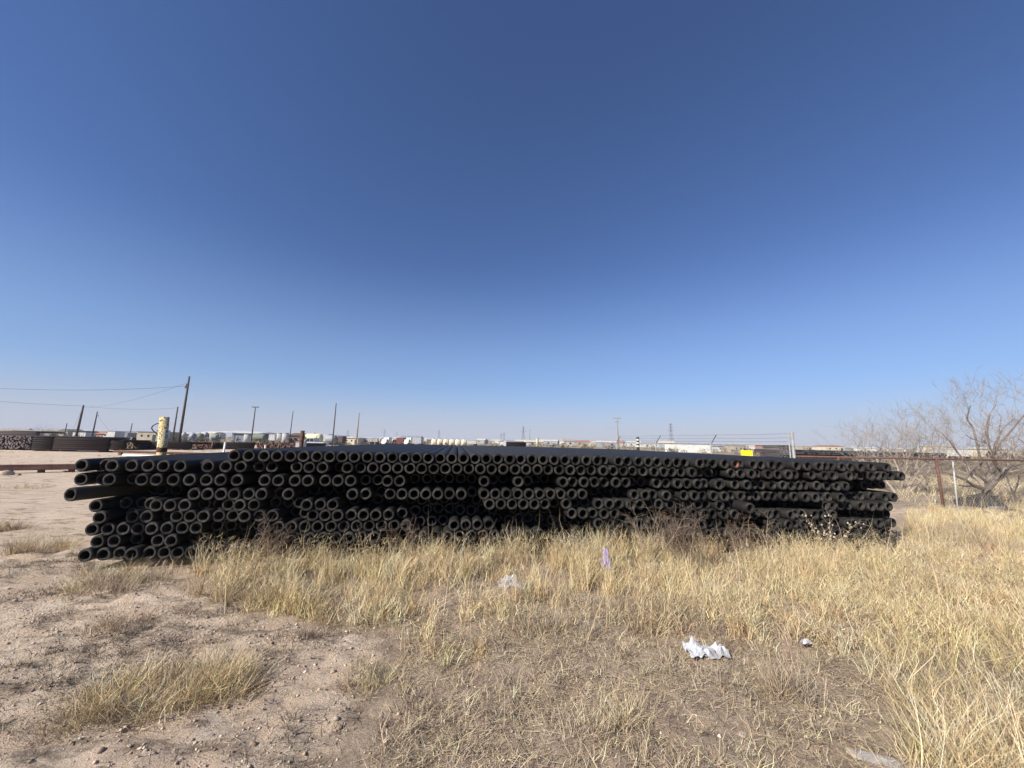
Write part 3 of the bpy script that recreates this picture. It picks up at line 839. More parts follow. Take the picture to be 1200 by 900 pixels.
for k in range(60):
    a_ = rr_.uniform(0, 6.28); q = rr_.uniform(.2, .95)
    p = np.array([.66 * q * math.cos(a_), .45 * q * math.sin(a_), .42 * (1 - q) + .02]); pts = [p]
    for s in range(5):
        p = p + np.array([rr_.gauss(0, .09), rr_.gauss(0, .07), rr_.gauss(0, .035)]); p[2] = max(p[2], .0); pts.append(p)
    m_.tube(pts, .007, 4, False)
m_.build('loose_strands', mat('dark_strand', (0.07, 0.07, 0.068), .9), t, True)['kind'] = 'stuff'
b = C(1166, 11.95); t = tag(MB().prism([(-.32, -.03), (.30, -.03), (.34, .03), (.1, .085), (-.2, .075), (-.34, .02)], -.16, .16).build('concrete_slab', mat('pale_grey_slab', (0.33, 0.34, 0.33), .9, 0, (0.24, 0.24, 0.23), 8, .3, 30)), 'pale grey broken slab lying in front of the dark netting heap', 'slab')
t.location = (b[0], b[1], gh(b[0], b[1])); t.rotation_euler = (R(8), R(-4), -YAW + .1)

# ================================================================== POLES, WIRES AND PYLONS
wood = mat('dark_pole_timber', (0.085, 0.065, 0.052), 0.9, 0, (0.05, 0.04, 0.034), 4, .2, 20)
pale_wood = mat('pale_pole_timber', (0.30, 0.25, 0.20), 0.9, 0, (0.2, 0.165, 0.13), 4)  # paler timber colour used for two of the poles
def pole(label, px, ytop, h, lean=(0, 0), arms=(), r0=0.15, m=wood, extra=None, group=None):
    """a timber pole whose distance follows from its usual height and the picture height of its top"""
    d = (h - EYE) * FPX / (horizon(px) - ytop)
    top = C(px, d, h); b = np.array([top[0], top[1], 0.0]) - np.array([lean[0], lean[1], 0]) * 1.0
    t = thing('utility_pole', label, 'utility pole', (b[0], b[1], 0), 0, group)
    tv = top - b
    MB().tube([(0, 0, -.3), tuple(tv * .5), tuple(tv)], [r0, r0 * .85, r0 * .62], 8).build('shaft', m, t, True)
    for (dz, wd) in arms:
        c = tv - np.array([0, 0, dz]); u = RT * wd / 2
        MB().tube([tuple(c - u), tuple(c + u)], 0.07, 4).build('crossarm', m, t)
        for f in (-.95, -.5, .5, .95):
            q = c + u * f
            MB().lathe([(0, 0), (.05, 0), (.06, .1), (.03, .22), (0, .24)], 6, tuple(q + np.array([0, 0, .05]))).build('insulator', mat('glazed_insulator', (.25, .2, .18), .3), t)
    if extra == 'can':
        MB().lathe([(0, 0), (.12, 0), (.12, .5), (.07, .56), (0, .58)], 10, tuple(tv - np.array([.2, 0, 1.5]))).build('insulator_can', mat('grey_can', (.2, .2, .2), .6), t, True)
    if extra == 'bracket':
        MB().tube([tuple(tv - np.array([0, 0, .9])), tuple(tv - np.array([0, 0, .95]) + RT * .55), tuple(tv - np.array([0, 0, 1.25]) + RT * .5)], .045, 5).build('bracket', m, t)
    return t, top, d
T_big, top_big, d_big = pole('tallest dark timber pole, with a small can, behind the yellow post', 222, 441, 9.0, (.0, 0), (), .15, wood, 'can')
T_2, top_2, d_2 = pole('dark timber pole standing right behind the yellow post', 208.5, 477, 7.0, (.0, 0), (), .15)
T_3, top_3, d_3 = pole('thick leaning timber pole above the long brown pipe stack', 98, 475, 7.0, (.2, 0), (), .2)
T_4, top_4, d_4 = pole('timber pole with a small side bracket above the brown pipe stacks', 114.2, 482.5, 7.5, (.1, 0), (), .17, wood, 'bracket')
pole('short timber pole beside a small far shed, left of the leaning pole', 78.5, 496, 4.2, (0, 0), (), .12)
pole('short timber pole between the white truck and the yellow post', 155, 496, 5.0, (.1, 0), (), .14)
pole('timber pole with one short crossarm above the white roofed shed', 299.5, 477, 8.5, (.0, 0), ((.1, 1.6),), .15)
pole('slim bare timber pole above the white tanks', 343.5, 482, 8.5, (.1, 0), (), .13)
pole('tall bare timber pole above the yellowish white tank trailers', 394, 473, 9.5, (.0, 0), (), .15)
pole('pale sided bare timber pole next to a cream building', 421, 484, 8.5, (.1, 0), (), .2, pale_wood)
T_9, top_9, d_9 = pole('grey timber pole with two crossarms behind the pipe stack', 723, 490, 10.0, (-.45, 0), ((.15, 2.6), (1.3, 1.2)), .2, pale_wood)
pole('thin far pole with a small crossarm next to the lattice pylon', 621, 504, 12, (0, 0), ((.2, 3.2),), .22, mat('hazy_pole', (.16, .15, .15), .9))
cable_m = mat('overhead_cable', (0.05, 0.05, 0.055), 0.6)
def cable(label, a, b, sagm, r_=0.018, n=18):
    pts = []
    for i in range(n + 1):
        f = i / n; p = a + (b - a) * f; pts.append((p[0], p[1], p[2] - sagm * 4 * f * (1 - f)))
    tag(MB().tube(pts, r_, 5).build('overhead_cable', cable_m), label, 'cable')
farL = P(-160, 450, 40)
cable('upper overhead cable running from the tallest dark pole', top_big - np.array([0.12, 0, 1.2]), P(-170, 441, d_big * .8), .9, .016)
cable('slanting overhead cable from the tallest pole down towards the other poles', top_big - np.array([0.12, 0, .8]), P(100, 478, d_3 * 1.0), .6, .014)
cable('lower overhead cable linking the leaning pole and the pole behind the yellow post', top_2 - np.array([0, 0, .2]), top_3 - np.array([0, 0, .15]), .45, .018)
cable('lower overhead cable leading away from the leaning pole', top_3 - np.array([0, 0, .15]), P(-170, 452, d_3 * .75), .5, .018)
cable('guy wire slanting down from the leaning pole', top_3 - np.array([0, 0, .4]), C(79, d_3 - 1, .3), 0.0, .014)
cable('guy wire slanting down from the pole with the side bracket', top_4 - np.array([0, 0, .8]), C(136, d_4, .3), 0.0, .014)
steel_far = mat('pylon_steel', (0.14, 0.14, 0.15), 0.6, .1)
def pylon(label, px, ytop, h, group=None):
    d = (h - EYE) * FPX / (horizon(px) - ytop); b = C(px, d); t = thing('lattice_pylon', label, 'pylon', (b[0], b[1], 0), -YAW + .3, group)
    m = MB(); wb, wt = h * .11, h * .02; r_ = h * .006
    lev = [0, .22, .42, .58, .72, .86, 1.0]
    def w(f): return wb + (wt - wb) * min(1, f / .72)
    cor = ((-1, -1), (1, -1), (1, 1), (-1, 1))
    for cx, cy in cor: m.tube([(cx * w(f), cy * w(f), f * h) for f in lev], r_, 4)
    m.build('legs', steel_far, t)
    m = MB()
    for i in range(len(lev) - 1):
        for k in range(4):
            a, b2 = cor[k], cor[(k + 1) % 4]; f0, f1 = lev[i], lev[i + 1]
            m.tube([(a[0] * w(f0), a[1] * w(f0), f0 * h), (b2[0] * w(f1), b2[1] * w(f1), f1 * h)], r_ * .6, 3)
            m.tube([(b2[0] * w(f0), b2[1] * w(f0), f0 * h), (a[0] * w(f1), a[1] * w(f1), f1 * h)], r_ * .6, 3)
    m.build('bracing', steel_far, t)
    for f, wd in ((.70, .17), (.83, .13), (.95, .09)):
        m = MB(); z = f * h
        m.tube([(-wd * h, 0, z), (0, 0, z + .02 * h), (wd * h, 0, z)], r_ * .9, 4); m.tube([(-wd * h, 0, z), (0, 0, z - .012 * h), (wd * h, 0, z)], r_ * .7, 4)
        m.build('crossarm', steel_far, t)
pylon('lattice pylon far off beyond the long white container', 787, 496.5, 30)
pylon('lattice pylon beside the thin far pole and the cream upright tank', 613, 500, 30)
for px, yt, hh_ in ((514, 504, 26), (450, 503.5, 24), (464.5, 506, 24), (407, 504, 24), (587, 508, 26), (590.5, 507, 26)):
    pylon('small grey pylon far off on the hazy horizon', px, yt, hh_, 'far pylons along the horizon')

# ================================================================== FAR BUILDINGS, TANKS AND VEHICLES
cream = mat('cream_paint', (0.62, 0.56, 0.42), .7, 0, (0.5, 0.44, 0.33), .6)
whitep = mat('white_sheet', (0.56, 0.56, 0.54), .7, 0, (0.42, 0.40, 0.37), .5)
greyp = mat('grey_sheet', (0.30, 0.32, 0.35), .6, 0, (0.22, 0.235, 0.26), .5)
tanp = mat('tan_sheet', (0.42, 0.36, 0.28), .8, 0, (0.3, 0.26, 0.2), .6)
darkg = mat('dark_opening', (0.03, 0.032, 0.035), .5)
glass = mat('vehicle_glass', (0.03, 0.035, 0.04), .1)
tyre = mat('tyre_rubber', (0.02, 0.02, 0.02), .9)
redp = mat('red_paint', (0.15, 0.045, 0.038), .7)
pinkr = mat('faded_red_roof', (0.36, 0.19, 0.15), .85)
yelw = mat('yellowish_white', (0.70, 0.64, 0.40), .7)
greenp = mat('dull_green', (0.15, 0.18, 0.14), .8)
def far_frame(px0, px1, d):
    a = C(px0, d); b = C(px1, d); return (a + b) / 2, np.linalg.norm(b - a)
def zat(px, y, d): return EYE + (horizon(px) - y) * d / FPX
def shed(label, px0, px1, ytop, d, wall=whitep, roof=whitep, dep=7, turn=0.0, cat='building', gable=True, group=None, nwin=2, name='shed'):
    c, wd = far_frame(px0, px1, d); h = max(2.2, zat((px0 + px1) / 2, ytop, d))
    t = thing(name, label, cat, (c[0], c[1], 0), -YAW + turn, group)
    he = h * (.78 if gable else .95)
    MB().box((0, dep / 2, he / 2 - .1), (wd, dep, he + .2)).build('wall', wall, t)
    if gable: MB().prism([(-wd / 2 - .3, he), (wd / 2 + .3, he), (wd / 2 + .3, he + .12), (0, h), (-wd / 2 - .3, he + .12)], -.3, dep + .3).build('roof', roof, t) if wd < dep * 1.4 else \
        MB().add([(-wd / 2 - .3, -.35, he), (wd / 2 + .3, -.35, he), (wd / 2 + .3, dep + .35, he), (-wd / 2 - .3, dep + .35, he), (-wd / 2 - .3, dep / 2, h), (wd / 2 + .3, dep / 2, h)], [(0, 1, 5, 4), (2, 3, 4, 5), (0, 4, 3), (1, 2, 5), (3, 2, 1, 0)]).build('roof', roof, t)
    else: MB().box((0, dep / 2, he + h * .025), (wd + .4, dep + .4, h * .05)).build('roof', roof, t)
    for k in range(nwin):
        MB().box((-wd / 2 + (k + .5 + .2) * wd / (nwin + 1), -.01, he * .58), (wd * .09, .06, he * .25)).build('window', glass, t)
    MB().box((wd * .36, -.01, he * .36), (min(1.2, wd * .16), .07, he * .72)).build('door', darkg, t)
    return t
def tank_h(label, px0, px1, ytop, d, m=whitep, group=None, turn=0.0):
    c, wd = far_frame(px0, px1, d); h = max(1.6, zat((px0 + px1) / 2, ytop, d)); r_ = h * .40
    t = thing('storage_tank', label, 'tank', (c[0], c[1], 0), -YAW + turn, group)
    MB().lathe([(0, -wd / 2), (r_ * .6, -wd / 2 + r_ * .05), (r_ * .95, -wd / 2 + r_ * .3), (r_, -wd / 2 + r_ * .5), (r_, wd / 2 - r_ * .5), (r_ * .95, wd / 2 - r_ * .3), (r_ * .6, wd / 2 - r_ * .05), (0, wd / 2)], 14, (0, 0, h - r_), axis='x').build('shell', m, t, True)
    for s in (-1, 1): MB().box((s * wd * .3, 0, (h - 2 * r_) / 2 + r_ * .12), (wd * .08, r_ * 1.4, h - 2 * r_ + r_ * .35)).build('saddle', greyp, t)
    MB().lathe([(0, 0), (r_ * .25, 0), (r_ * .25, r_ * .22), (0, r_ * .24)], 10, (0, 0, h - r_ * .04)).build('hatch', greyp, t)
    return t
def tank_v(label, px0, px1, ytop, d, m=cream, group=None):
    c, wd = far_frame(px0, px1, d); h = zat((px0 + px1) / 2, ytop, d); r_ = wd / 2
    t = thing('storage_tank', label, 'tank', (c[0], c[1], 0), -YAW, group)
    MB().lathe([(0, -.1), (r_, -.1), (r_, h * .94), (r_ * .5, h * .985), (0, h)], 16).build('shell', m, t, True)
    MB().lathe([(r_ + .01, 0), (r_ + .05, .02), (r_ + .05, .12), (r_ + .01, .14)], 16, (0, 0, h * .93)).build('rim_band', greyp, t)
    m_ = MB()
    for s in (-.2, .2): m_.tube([(s, -r_ - .12, 0), (s, -r_ - .12, h * .95)], .03, 4)
    for k in range(int(h / .35)): m_.tube([(-.2, -r_ - .12, .3 + k * .35), (.2, -r_ - .12, .3 + k * .35)], .02, 4)
    m_.build('ladder', greyp, t)
    return t
def wheels(t, xs, ys, r_):
    for x in xs:
        for y in ys:
            MB().lathe([(0, -.13), (r_ * .6, -.13), (r_, -.1), (r_, .1), (r_ * .6, .13), (0, .13)], 12, (x, y, r_), axis='y').build('wheel', tyre, t, True)
def box_truck(label, px0, px1, ytop, d, m=whitep, cabm=None, turn=0.0, group=None):
    c, wd = far_frame(px0, px1, d); h = max(2.3, zat((px0 + px1) / 2, ytop, d)); cabm = cabm or m
    t = thing('truck', label, 'truck', (c[0], c[1], 0), -YAW + turn, group); cl = min(2.2, wd * .32); bl = wd - cl - .2
    MB().box((wd / 2 - bl / 2, 0, (h + .8) / 2), (bl, 2.4, h - .8)).build('cargo_box', m, t)
    MB().prism([(-wd / 2, .6), (-wd / 2 + cl, .6), (-wd / 2 + cl, h * .8), (-wd / 2 + cl * .4, h * .8), (-wd / 2 + cl * .15, h * .52), (-wd / 2, h * .48)], -1.1, 1.1).build('cab', cabm, t)
    MB().box((-wd / 2 + cl * .55, -1.11, h * .64), (cl * .5, .04, h * .2)).build('window', glass, t)
    MB().box((0, 0, .62), (wd * .94, .9, .3)).build('chassis', darkg, t)
    wheels(t, (-wd / 2 + cl * .45, wd * .22, wd * .36), (-1.0, 1.0), .5)
    return t
def trailer(label, px0, px1, ytop, d, m=whitep, turn=0.0, group=None, legs=True, name='box_trailer', cat='trailer', ribs=True, hmin=2.0, dep=2.5):
    c, wd = far_frame(px0, px1, d); h = max(hmin, zat((px0 + px1) / 2, ytop, d))
    t = thing(name, label, cat, (c[0], c[1], 0), -YAW + turn, group); z0 = .9 if legs else .0
    MB().box((0, 1.25, (h + z0) / 2), (wd, 2.5, h - z0)).build('body', m, t)
    if ribs:
        n = max(3, int(wd / 1.1))
        for k in range(n): MB().box((-wd / 2 + (k + .5) * wd / n, -.02, (h + z0) / 2), (.07, .06, (h - z0) * .94)).build('rib', m, t)
    MB().box((0, 1.25, h + .03), (wd + .06, 2.56, .09)).build('roof_edge', greyp, t)
    if legs: wheels(t, (wd * .3, wd * .4), (.2, 2.3), .48)
    return t
def pickup(label, px0, px1, d, m, turn=0.0):
    c, wd = far_frame(px0, px1, d); t = thing('pickup_truck', label, 'pickup truck', (c[0], c[1], 0), -YAW + turn); l = max(4.6, wd)
    MB().prism([(-l / 2, .45), (l / 2, .45), (l / 2, 1.05), (l * .12, 1.08), (-l * .28, 1.08), (-l / 2, .95)], -.95, .95).build('body', m, t)
    MB().prism([(-l * .27, 1.08), (l * .12, 1.08), (l * .09, 1.75), (-l * .13, 1.75)], -.85, .85).build('cabin', m, t)
    MB().prism([(-l * .235, 1.12), (-l * .06, 1.12), (-l * .06, 1.66), (-l * .13, 1.66)], -.875, -.855).build('window', glass, t)
    MB().prism([(-l * .04, 1.12), (l * .105, 1.12), (l * .08, 1.66), (-l * .04, 1.66)], -.875, -.855).build('window', glass, t)
    for y in (-.7, .7): MB().box((-l / 2 - .01, y, .85), (.05, .3, .16)).build('headlight', whitep, t)
    wheels(t, (-l * .32, l * .3), (-.85, .85), .4)
    return t
shed('long low white building at the end of the grey pipe stack', -30, 13, 502.5, 170, whitep, tanp, 12)
shed('small tan shed next to a short far pole', 68, 78, 502.5, 140, tanp, greenp, 5)
shed('dark roofed low shed left of the leaning pole', 79, 93, 504.5, 150, whitep, darkg, 7)
trailer('white trailer parked at the foot of the leaning pole', 84, 99, 507.5, 110, whitep)
shed('long white flat roofed building behind the leaning pole', 96, 126, 504.6, 190, tanp, whitep, 14, gable=False, nwin=4)
shed('rust red low shed beside the white truck', 112, 124, 508.5, 105, pinkr, pinkr, 5)
box_truck('white truck with dark windows between brown pipe stacks and a tan shed', 125, 139, 505.8, 92, whitep)
trailer('dark trailer parked right behind the white truck', 139, 148, 507.5, 100, greyp)
shed('white roofed building just left of the tan sheet shed', 146, 160, 506.5, 180, tanp, whitep, 10, gable=False)
shed('tan sheet shed with a dark roof edge left of the yellow post', 159.5, 183, 505.6, 105, tanp, mat('dark_roof_edge', (.16, .14, .11), .8), 7, gable=False)
trailer('upright white box standing between the tan shed and the yellow post', 183, 192, 504.5, 84, whitep, .5, legs=False, name='white_box', cat='box')
for k, (a_, b_, yt, m_, lb) in enumerate(((213, 217, 507, whitep, 'white'), (222, 228, 507.5, greyp, 'grey'), (229, 237, 507.8, greenp, 'green grey'), (238, 243, 507, greyp, 'slate grey'), (247, 256, 508.5, mat('slate_paint', (.2, .22, .23), .7), 'dark slate'))):
    tank_h('%s tank in the row between the tall dark pole and the white roofed shed' % lb, a_, b_, yt, 118 + k * 3, m_)
# the open sided shed with a white roof
c, wd = far_frame(256, 304, 118)
t = thing('open_shed', 'open sided shed with a broad white roof and slate coloured wall', 'building', (c[0], c[1], 0), -YAW)
MB().add([(-wd / 2 - 1, -.5, 3.2), (wd / 2 + .6, -.5, 3.0), (wd / 2 + .6, 9, 3.0), (-wd / 2 - 1, 9, 3.2), (-wd / 2 + 3.0, 4, 3.75), (wd / 2, 4, 3.35), (-wd / 2 - 1, -.5, 2.98), (wd / 2 + .6, -.5, 2.8), (wd / 2 + .6, 9, 2.8), (-wd / 2 - 1, 9, 2.98)], [(0, 1, 5, 4), (1, 2, 5), (2, 3, 4, 5), (3, 0, 4), (6, 7, 1, 0), (7, 8, 2, 1), (8, 9, 3, 2), (9, 6, 0, 3), (9, 8, 7, 6)]).build('roof', yelw if False else whitep, t)
MB().box((1.0, 4, 1.4), (wd * .52, 7.5, 2.82)).build('wall', mat('slate_wall', (.17, .185, .22), .8), t)
for k in range(4): MB().box((-wd / 2 + .3 + k * wd / 3.3, -.2, 1.45), (.16, .16, 2.95)).build('support_post', greyp, t)
tank_v('short white round tank in front of the open shed', 285.5, 292, 508.5, 105, whitep)
tank_h('dull green tank right of the open shed', 295, 311, 508.5, 108, greenp)
trailer('small white box trailer left of the white domed tanks', 314, 321.5, 509.5, 100, whitep)
for a_, b_ in ((323.5, 329.5), (330, 337)):
    tank_v('white domed round tank beside the slim bare pole', a_, b_, 507, 96, whitep, 'pair of white domed tanks')
shed('dark brown shed between the domed tanks and the short rusty post', 337, 352, 507.5, 98, mat('dark_brown_sheet', (.11, .09, .075), .85), mat('dark_brown_roof', (.14, .10, .08), .85), 6)
trailer('small white cabinet at the foot of the short rusty post', 346, 352.5, 518, 48, whitep, .3, legs=False, name='white_cabinet', cat='cabinet', ribs=False, hmin=.5)
pickup('pale grey pickup truck right of the short rusty post', 357, 376, 66, mat('pale_grey_paint', (.42, .44, .46), .35))
tank_h('yellowish white tank trailer behind the grey pickup', 357, 377, 508.2, 100, yelw)
trailer('white trailer behind the pickup, left of the tall bare pole', 376, 385, 508.8, 104, whitep)
tank_h('slate grey tank at the foot of the tall bare pole', 381, 394, 509.8, 98, greyp)
box_truck('dark brown truck with a red load right of the tall bare pole', 394, 403, 511, 96, mat('maroon', (.09, .055, .05), .8), darkg)
shed('cream long building left of the pale sided pole', 402, 419, 511.3, 120, cream, whitep, 8)
for k, (a_, b_) in enumerate(((421, 428), (429, 436), (437, 442))):
    trailer('white trailer in the row right of the pale sided pole', a_, b_, 513.7, 125, whitep, .2, group='white trailers in a row')
box_truck('white truck cab front left of the red truck', 448.5, 456, 512.8, 96, whitep, whitep, .9)
box_truck('red flatbed truck with a dark load', 460, 474, 514.6, 100, redp, redp)
box_truck('small white truck left of the grey box trailer', 475, 482, 512.8, 98, whitep, whitep, .8)
trailer('grey box trailer parked right of the small white truck', 483, 493, 512.8, 96, mat('blue_grey_sheet', (.36, .38, .42), .6))
for k in range(6):
    tank_h('cream round ended tank in the row behind the middle of the pipe stack', 505 + k * 7, 511.8 + k * 7, 514.2 + .12 * k, 92 + 3 * (k % 2), cream, 'row of cream tanks', .25 + .1 * (k % 3))
trailer('low white trailer right of the cream tanks', 547, 558, 517, 130, whitep)
trailer('small white box at the end of the dark rusty rack', 590, 593.5, 518, 62, whitep, 0, legs=False, name='white_box', cat='box', ribs=False)
tank_v('slim cream upright tank standing alone on the horizon', 628, 631.3, 513, 140, cream)
t = trailer('long white weathered container behind the barbed wire fence', 784, 835, 521, 98, mat('stained_white', (.76, .76, .72), .6, 0, (.56, .56, .42), .7, thresh=(.5, .66)), 0, legs=False, name='shipping_container', cat='container')
shed('small white building right of the long white container', 842, 852, 522.5, 120, whitep, greyp, 5)
shed('white roofed low shed behind the yellow sign', 860, 875, 524.2, 110, tanp, whitep, 5, gable=False)
shed('dark red low shed between the yellow sign and the scrap pile', 901, 912, 525.5, 75, pinkr, whitep, 4, gable=False)
shed('long cream roofed building beyond the far black pipes', 940, 951, 522.8, 190, tanp, cream, 9, gable=False)
shed('faded red roofed building beyond the far black pipes', 968, 990, 521.8, 220, cream, pinkr, 10)
shed('cream two part building behind the rusty fence and bare branches', 1108, 1120, 523.0, 85, cream, cream, 5, gable=False)
trailer('white camper trailer glimpsed through the bare branches', 1113, 1134, 527.3, 60, whitep, -.25)
shed('cream building seen through the right side of the big bare tree', 1164, 1182, 524.0, 110, cream, whitep, 6)
# crane boom on the horizon is a wire arm of the fence; the far town follows
rt = random.Random(77)
WM = [whitep, cream, tanp, whitep, greyp]; RM = [whitep, tanp, greyp, pinkr, cream]
spans = [(556, 784, 58), (786, 935, 14), (940, 1100, 16), (440, 505, 10), (0, 250, 16), (300, 440, 14), (1100, 1200, 6)]
for s0, s1, n in spans:
    for k in range(n):
        px = s0 + (s1 - s0) * (k + rt.random()) / n; d = rt.uniform(210, 620)
        w_px = rt.uniform(7, 15) / d * FPX; hh_ = rt.uniform(2.8, 4.6)
        c, wd = far_frame(px, px + w_px, d)
        t = thing('far_house', 'tiny pale building in the far off town along the horizon', 'house', (c[0], c[1], 0), -YAW + rt.uniform(-.5, .5), 'far town buildings')
        dep = rt.uniform(6, 10); he = hh_ * .7
        MB().box((0, 0, he / 2 - .1), (wd, dep, he + .2)).build('wall', WM[rt.randrange(5)], t)
        MB().add([(-wd / 2 - .3, -dep / 2 - .3, he), (wd / 2 + .3, -dep / 2 - .3, he), (wd / 2 + .3, dep / 2 + .3, he), (-wd / 2 - .3, dep / 2 + .3, he), (-wd / 2, 0, hh_), (wd / 2, 0, hh_)], [(0, 1, 5, 4), (2, 3, 4, 5), (0, 4, 3), (1, 2, 5), (3, 2, 1, 0)]).build('roof', RM[rt.randrange(5)], t)
        if d < 420: MB().box((rt.uniform(-.25, .25) * wd, -dep / 2 - .01, he * .55), (1.2, .08, 1.1)).build('window', glass, t)

# ================================================================== SCRUB ALONG THE FAR GROUND
rg = np.random.default_rng(3)
def leaf_cloud(centres, sizes, cols, per, leaf):
    n = len(centres) * per
    c = np.repeat(centres, per, 0); s = np.repeat(sizes, per); col = np.repeat(cols, per, 0) * rg.uniform(.6, 1.35, (n, 1))
    a = rg.uniform(0, 2 * np.pi, n); u = rg.uniform(0, 1, n) ** .6
    off = np.stack([np.cos(a) * u * s * .75, np.sin(a) * u * s * .75, rg.uniform(0, 1, n) * s * (1 - .5 * u)], 1)
    p = c + off; lf = (np.repeat(leaf, per) if hasattr(leaf, '__len__') else leaf) * np.ones(n)
    q = rg.normal(0, 1, (n, 3, 3)) * lf[:, None, None]
    V_ = (p[:, None, :] + q).reshape(-1, 3); V_[:, 2] = np.maximum(V_[:, 2], -.02)
    return V_, np.arange(n * 3).reshape(-1, 3), np.repeat(col, 3, 0)
cen = []; siz = []; cl = []; lf = []
for k in range(900):
    px = rg.uniform(-40, 1240); d = 75 * (8.0 ** rg.uniform(0, 1)); c = C(px, d); s = rg.uniform(.5, 1.7) * (1 + d / 500)
    cen.append(c); siz.append(s); lf.append(.09 * s + .05)
    cl.append([(0.13, 0.12, 0.075), (0.20, 0.16, 0.10), (0.10, 0.10, 0.07), (0.27, 0.21, 0.13)][rg.integers(4)])
V_, F_, C_ = leaf_cloud(np.array(cen), np.array(siz), np.array(cl), 46, np.array(lf))
tag(np_mesh('far_scrub', V_, F_, C_, attr_mat('scrub_leaf', .9, .1)), 'low dry scrub bushes scattered over the far ground', 'scrub', kind='stuff')
# brushy growth beyond the right fence
cen = []; siz = []; cl = []; lf = []
for k in range(260):
    px = rg.uniform(930, 1260); d = rg.uniform(26, 60); c = C(px, d); s = rg.uniform(.3, .9)
    cen.append(c); siz.append(s); lf.append(.03 + .02 * s)
    cl.append([(0.17, 0.135, 0.10), (0.24, 0.19, 0.13), (0.13, 0.11, 0.085)][rg.integers(3)])
V_, F_, C_ = leaf_cloud(np.array(cen), np.array(siz), np.array(cl), 150, np.array(lf))
tag(np_mesh('brush_thicket', V_, F_, C_, attr_mat('scrub_leaf', .9, .1)), 'low brown brush growing beyond the rusty fence', 'brush', kind='stuff')

# ================================================================== DRY GRASS
def blades(root, L_, az, lean, curve, wid, col, kk=.03):
    """one curved strip per blade: 7 points, 5 triangles"""
    n = len(root); t = np.array([0, .38, .72, 1.0])
    dirx, diry = np.cos(az), np.sin(az)
    V_ = np.zeros((n, 7, 3)); face_az = rg.uniform(0, np.pi, n); sx, sy = np.cos(face_az), np.sin(face_az)
    kink = rg.normal(0, kk, (n, 2, 2))
    for i, tt in enumerate(t):
        th = lean + curve * tt            # angle from vertical, growing along the blade
        hor = L_ * (np.sin(lean) * tt + np.cos(lean) * curve * tt * tt * .5)
        ver = L_ * tt * np.cos(np.minimum(lean + curve * tt * .5, 1.5))
        cx = root[:, 0] + dirx * hor; cy = root[:, 1] + diry * hor; cz = root[:, 2] + ver
        w_ = wid * (1 - .75 * tt) * .5
        if 0 < i < 3: cx = cx + kink[:, i - 1, 0] * L_; cy = cy + kink[:, i - 1, 1] * L_
        if i < 3:
            V_[:, 2 * i] = np.stack([cx - sx * w_, cy - sy * w_, cz], 1); V_[:, 2 * i + 1] = np.stack([cx + sx * w_, cy + sy * w_, cz], 1)
        else: V_[:, 6] = np.stack([cx, cy, cz], 1)
    f = np.array([[0, 1, 3], [0, 3, 2], [2, 3, 5], [2, 5, 4], [4, 5, 6]])
    F_ = (np.arange(n)[:, None, None] * 7 + f[None]).reshape(-1, 3)
    C_ = np.repeat(col[:, None, :], 7, 1)
    return V_.reshape(-1, 3), F_, C_.reshape(-1, 3)
def sample_poly(poly, n):
    p = np.array(poly); lo, hi = p.min(0), p.max(0); out = []
    tot = 0
    while tot < n:
        q = rg.uniform(lo, hi, (n * 2, 2)); q = q[pts_in_poly(q[:, 0], q[:, 1], poly)]
        out.append(q); tot += len(q)
    return np.concatenate(out)[:n]
def poly_area(poly):
    p = np.array(poly); x, y = p[:, 0], p[:, 1]; return abs(np.dot(x, np.roll(y, 1)) - np.dot(y, np.roll(x, 1))) / 2
def palette(n, cols, jit=.16):
    c = np.array(cols)[rg.integers(0, len(cols), n)]
    return np.clip(c * rg.uniform(1 - jit, 1 + jit, (n, 1)) * (1 + rg.normal(0, .04, (n, 3))), .01, .9)
def tufts(cen, hts, nb, spread, cols, wid, leanm=.18, curvem=.55, wind=(0.0, 0.0), hvar=(.45, 1.05), tilt_col=None):
    n = len(cen) * nb
    c = np.repeat(cen, nb, 0); h = np.repeat(hts, nb) * rg.uniform(hvar[0], hvar[1], n)
    a = rg.uniform(0, 2 * np.pi, n); rr = np.abs(rg.normal(0, 1, n)) * np.repeat(spread, nb) if hasattr(spread, '__len__') else np.abs(rg.normal(0, spread, n))
    x = c[:, 0] + np.cos(a) * rr; y = c[:, 1] + np.sin(a) * rr
    az = a + rg.normal(0, .9, n)
    # a common lean of the tuft
    root = np.stack([x, y, gh(x, y) - .012], 1)
    lean = np.abs(rg.normal(leanm, leanm * .6, n)); curve = np.abs(rg.normal(curvem, curvem * .6, n))
    wx, wy = wind
    ax = np.cos(az) + wx; ay = np.sin(az) + wy; az = np.arctan2(ay, ax)
    base = palette(len(cen), cols, .14); tone = np.where(rg.uniform(0, 1, n) < .22, rg.uniform(.28, .6, n), rg.uniform(.75, 1.3, n)); col = np.clip(np.repeat(base, nb, 0) * tone[:, None], .01, .85)
    return blades(root, h, az, lean, curve, wid * rg.uniform(.6, 1.3, n), col, .065)
def join(parts):
    Vs, Fs, Cs = [], [], []; o_ = 0
    for a, b_, c in parts: Vs.append(a); Fs.append(b_ + o_); Cs.append(c); o_ += len(a)
    return np.concatenate(Vs), np.concatenate(Fs), np.concatenate(Cs)
STRAW = [(0.75, 0.605, 0.345), (0.68, 0.53, 0.285), (0.79, 0.67, 0.44), (0.57, 0.43, 0.235)]
RED = [(0.50, 0.39, 0.25), (0.40, 0.30, 0.195), (0.57, 0.455, 0.30), (0.38, 0.325, 0.255)]
THA = [(0.42, 0.325, 0.22), (0.52, 0.41, 0.275), (0.20, 0.15, 0.105), (0.60, 0.485, 0.335)]
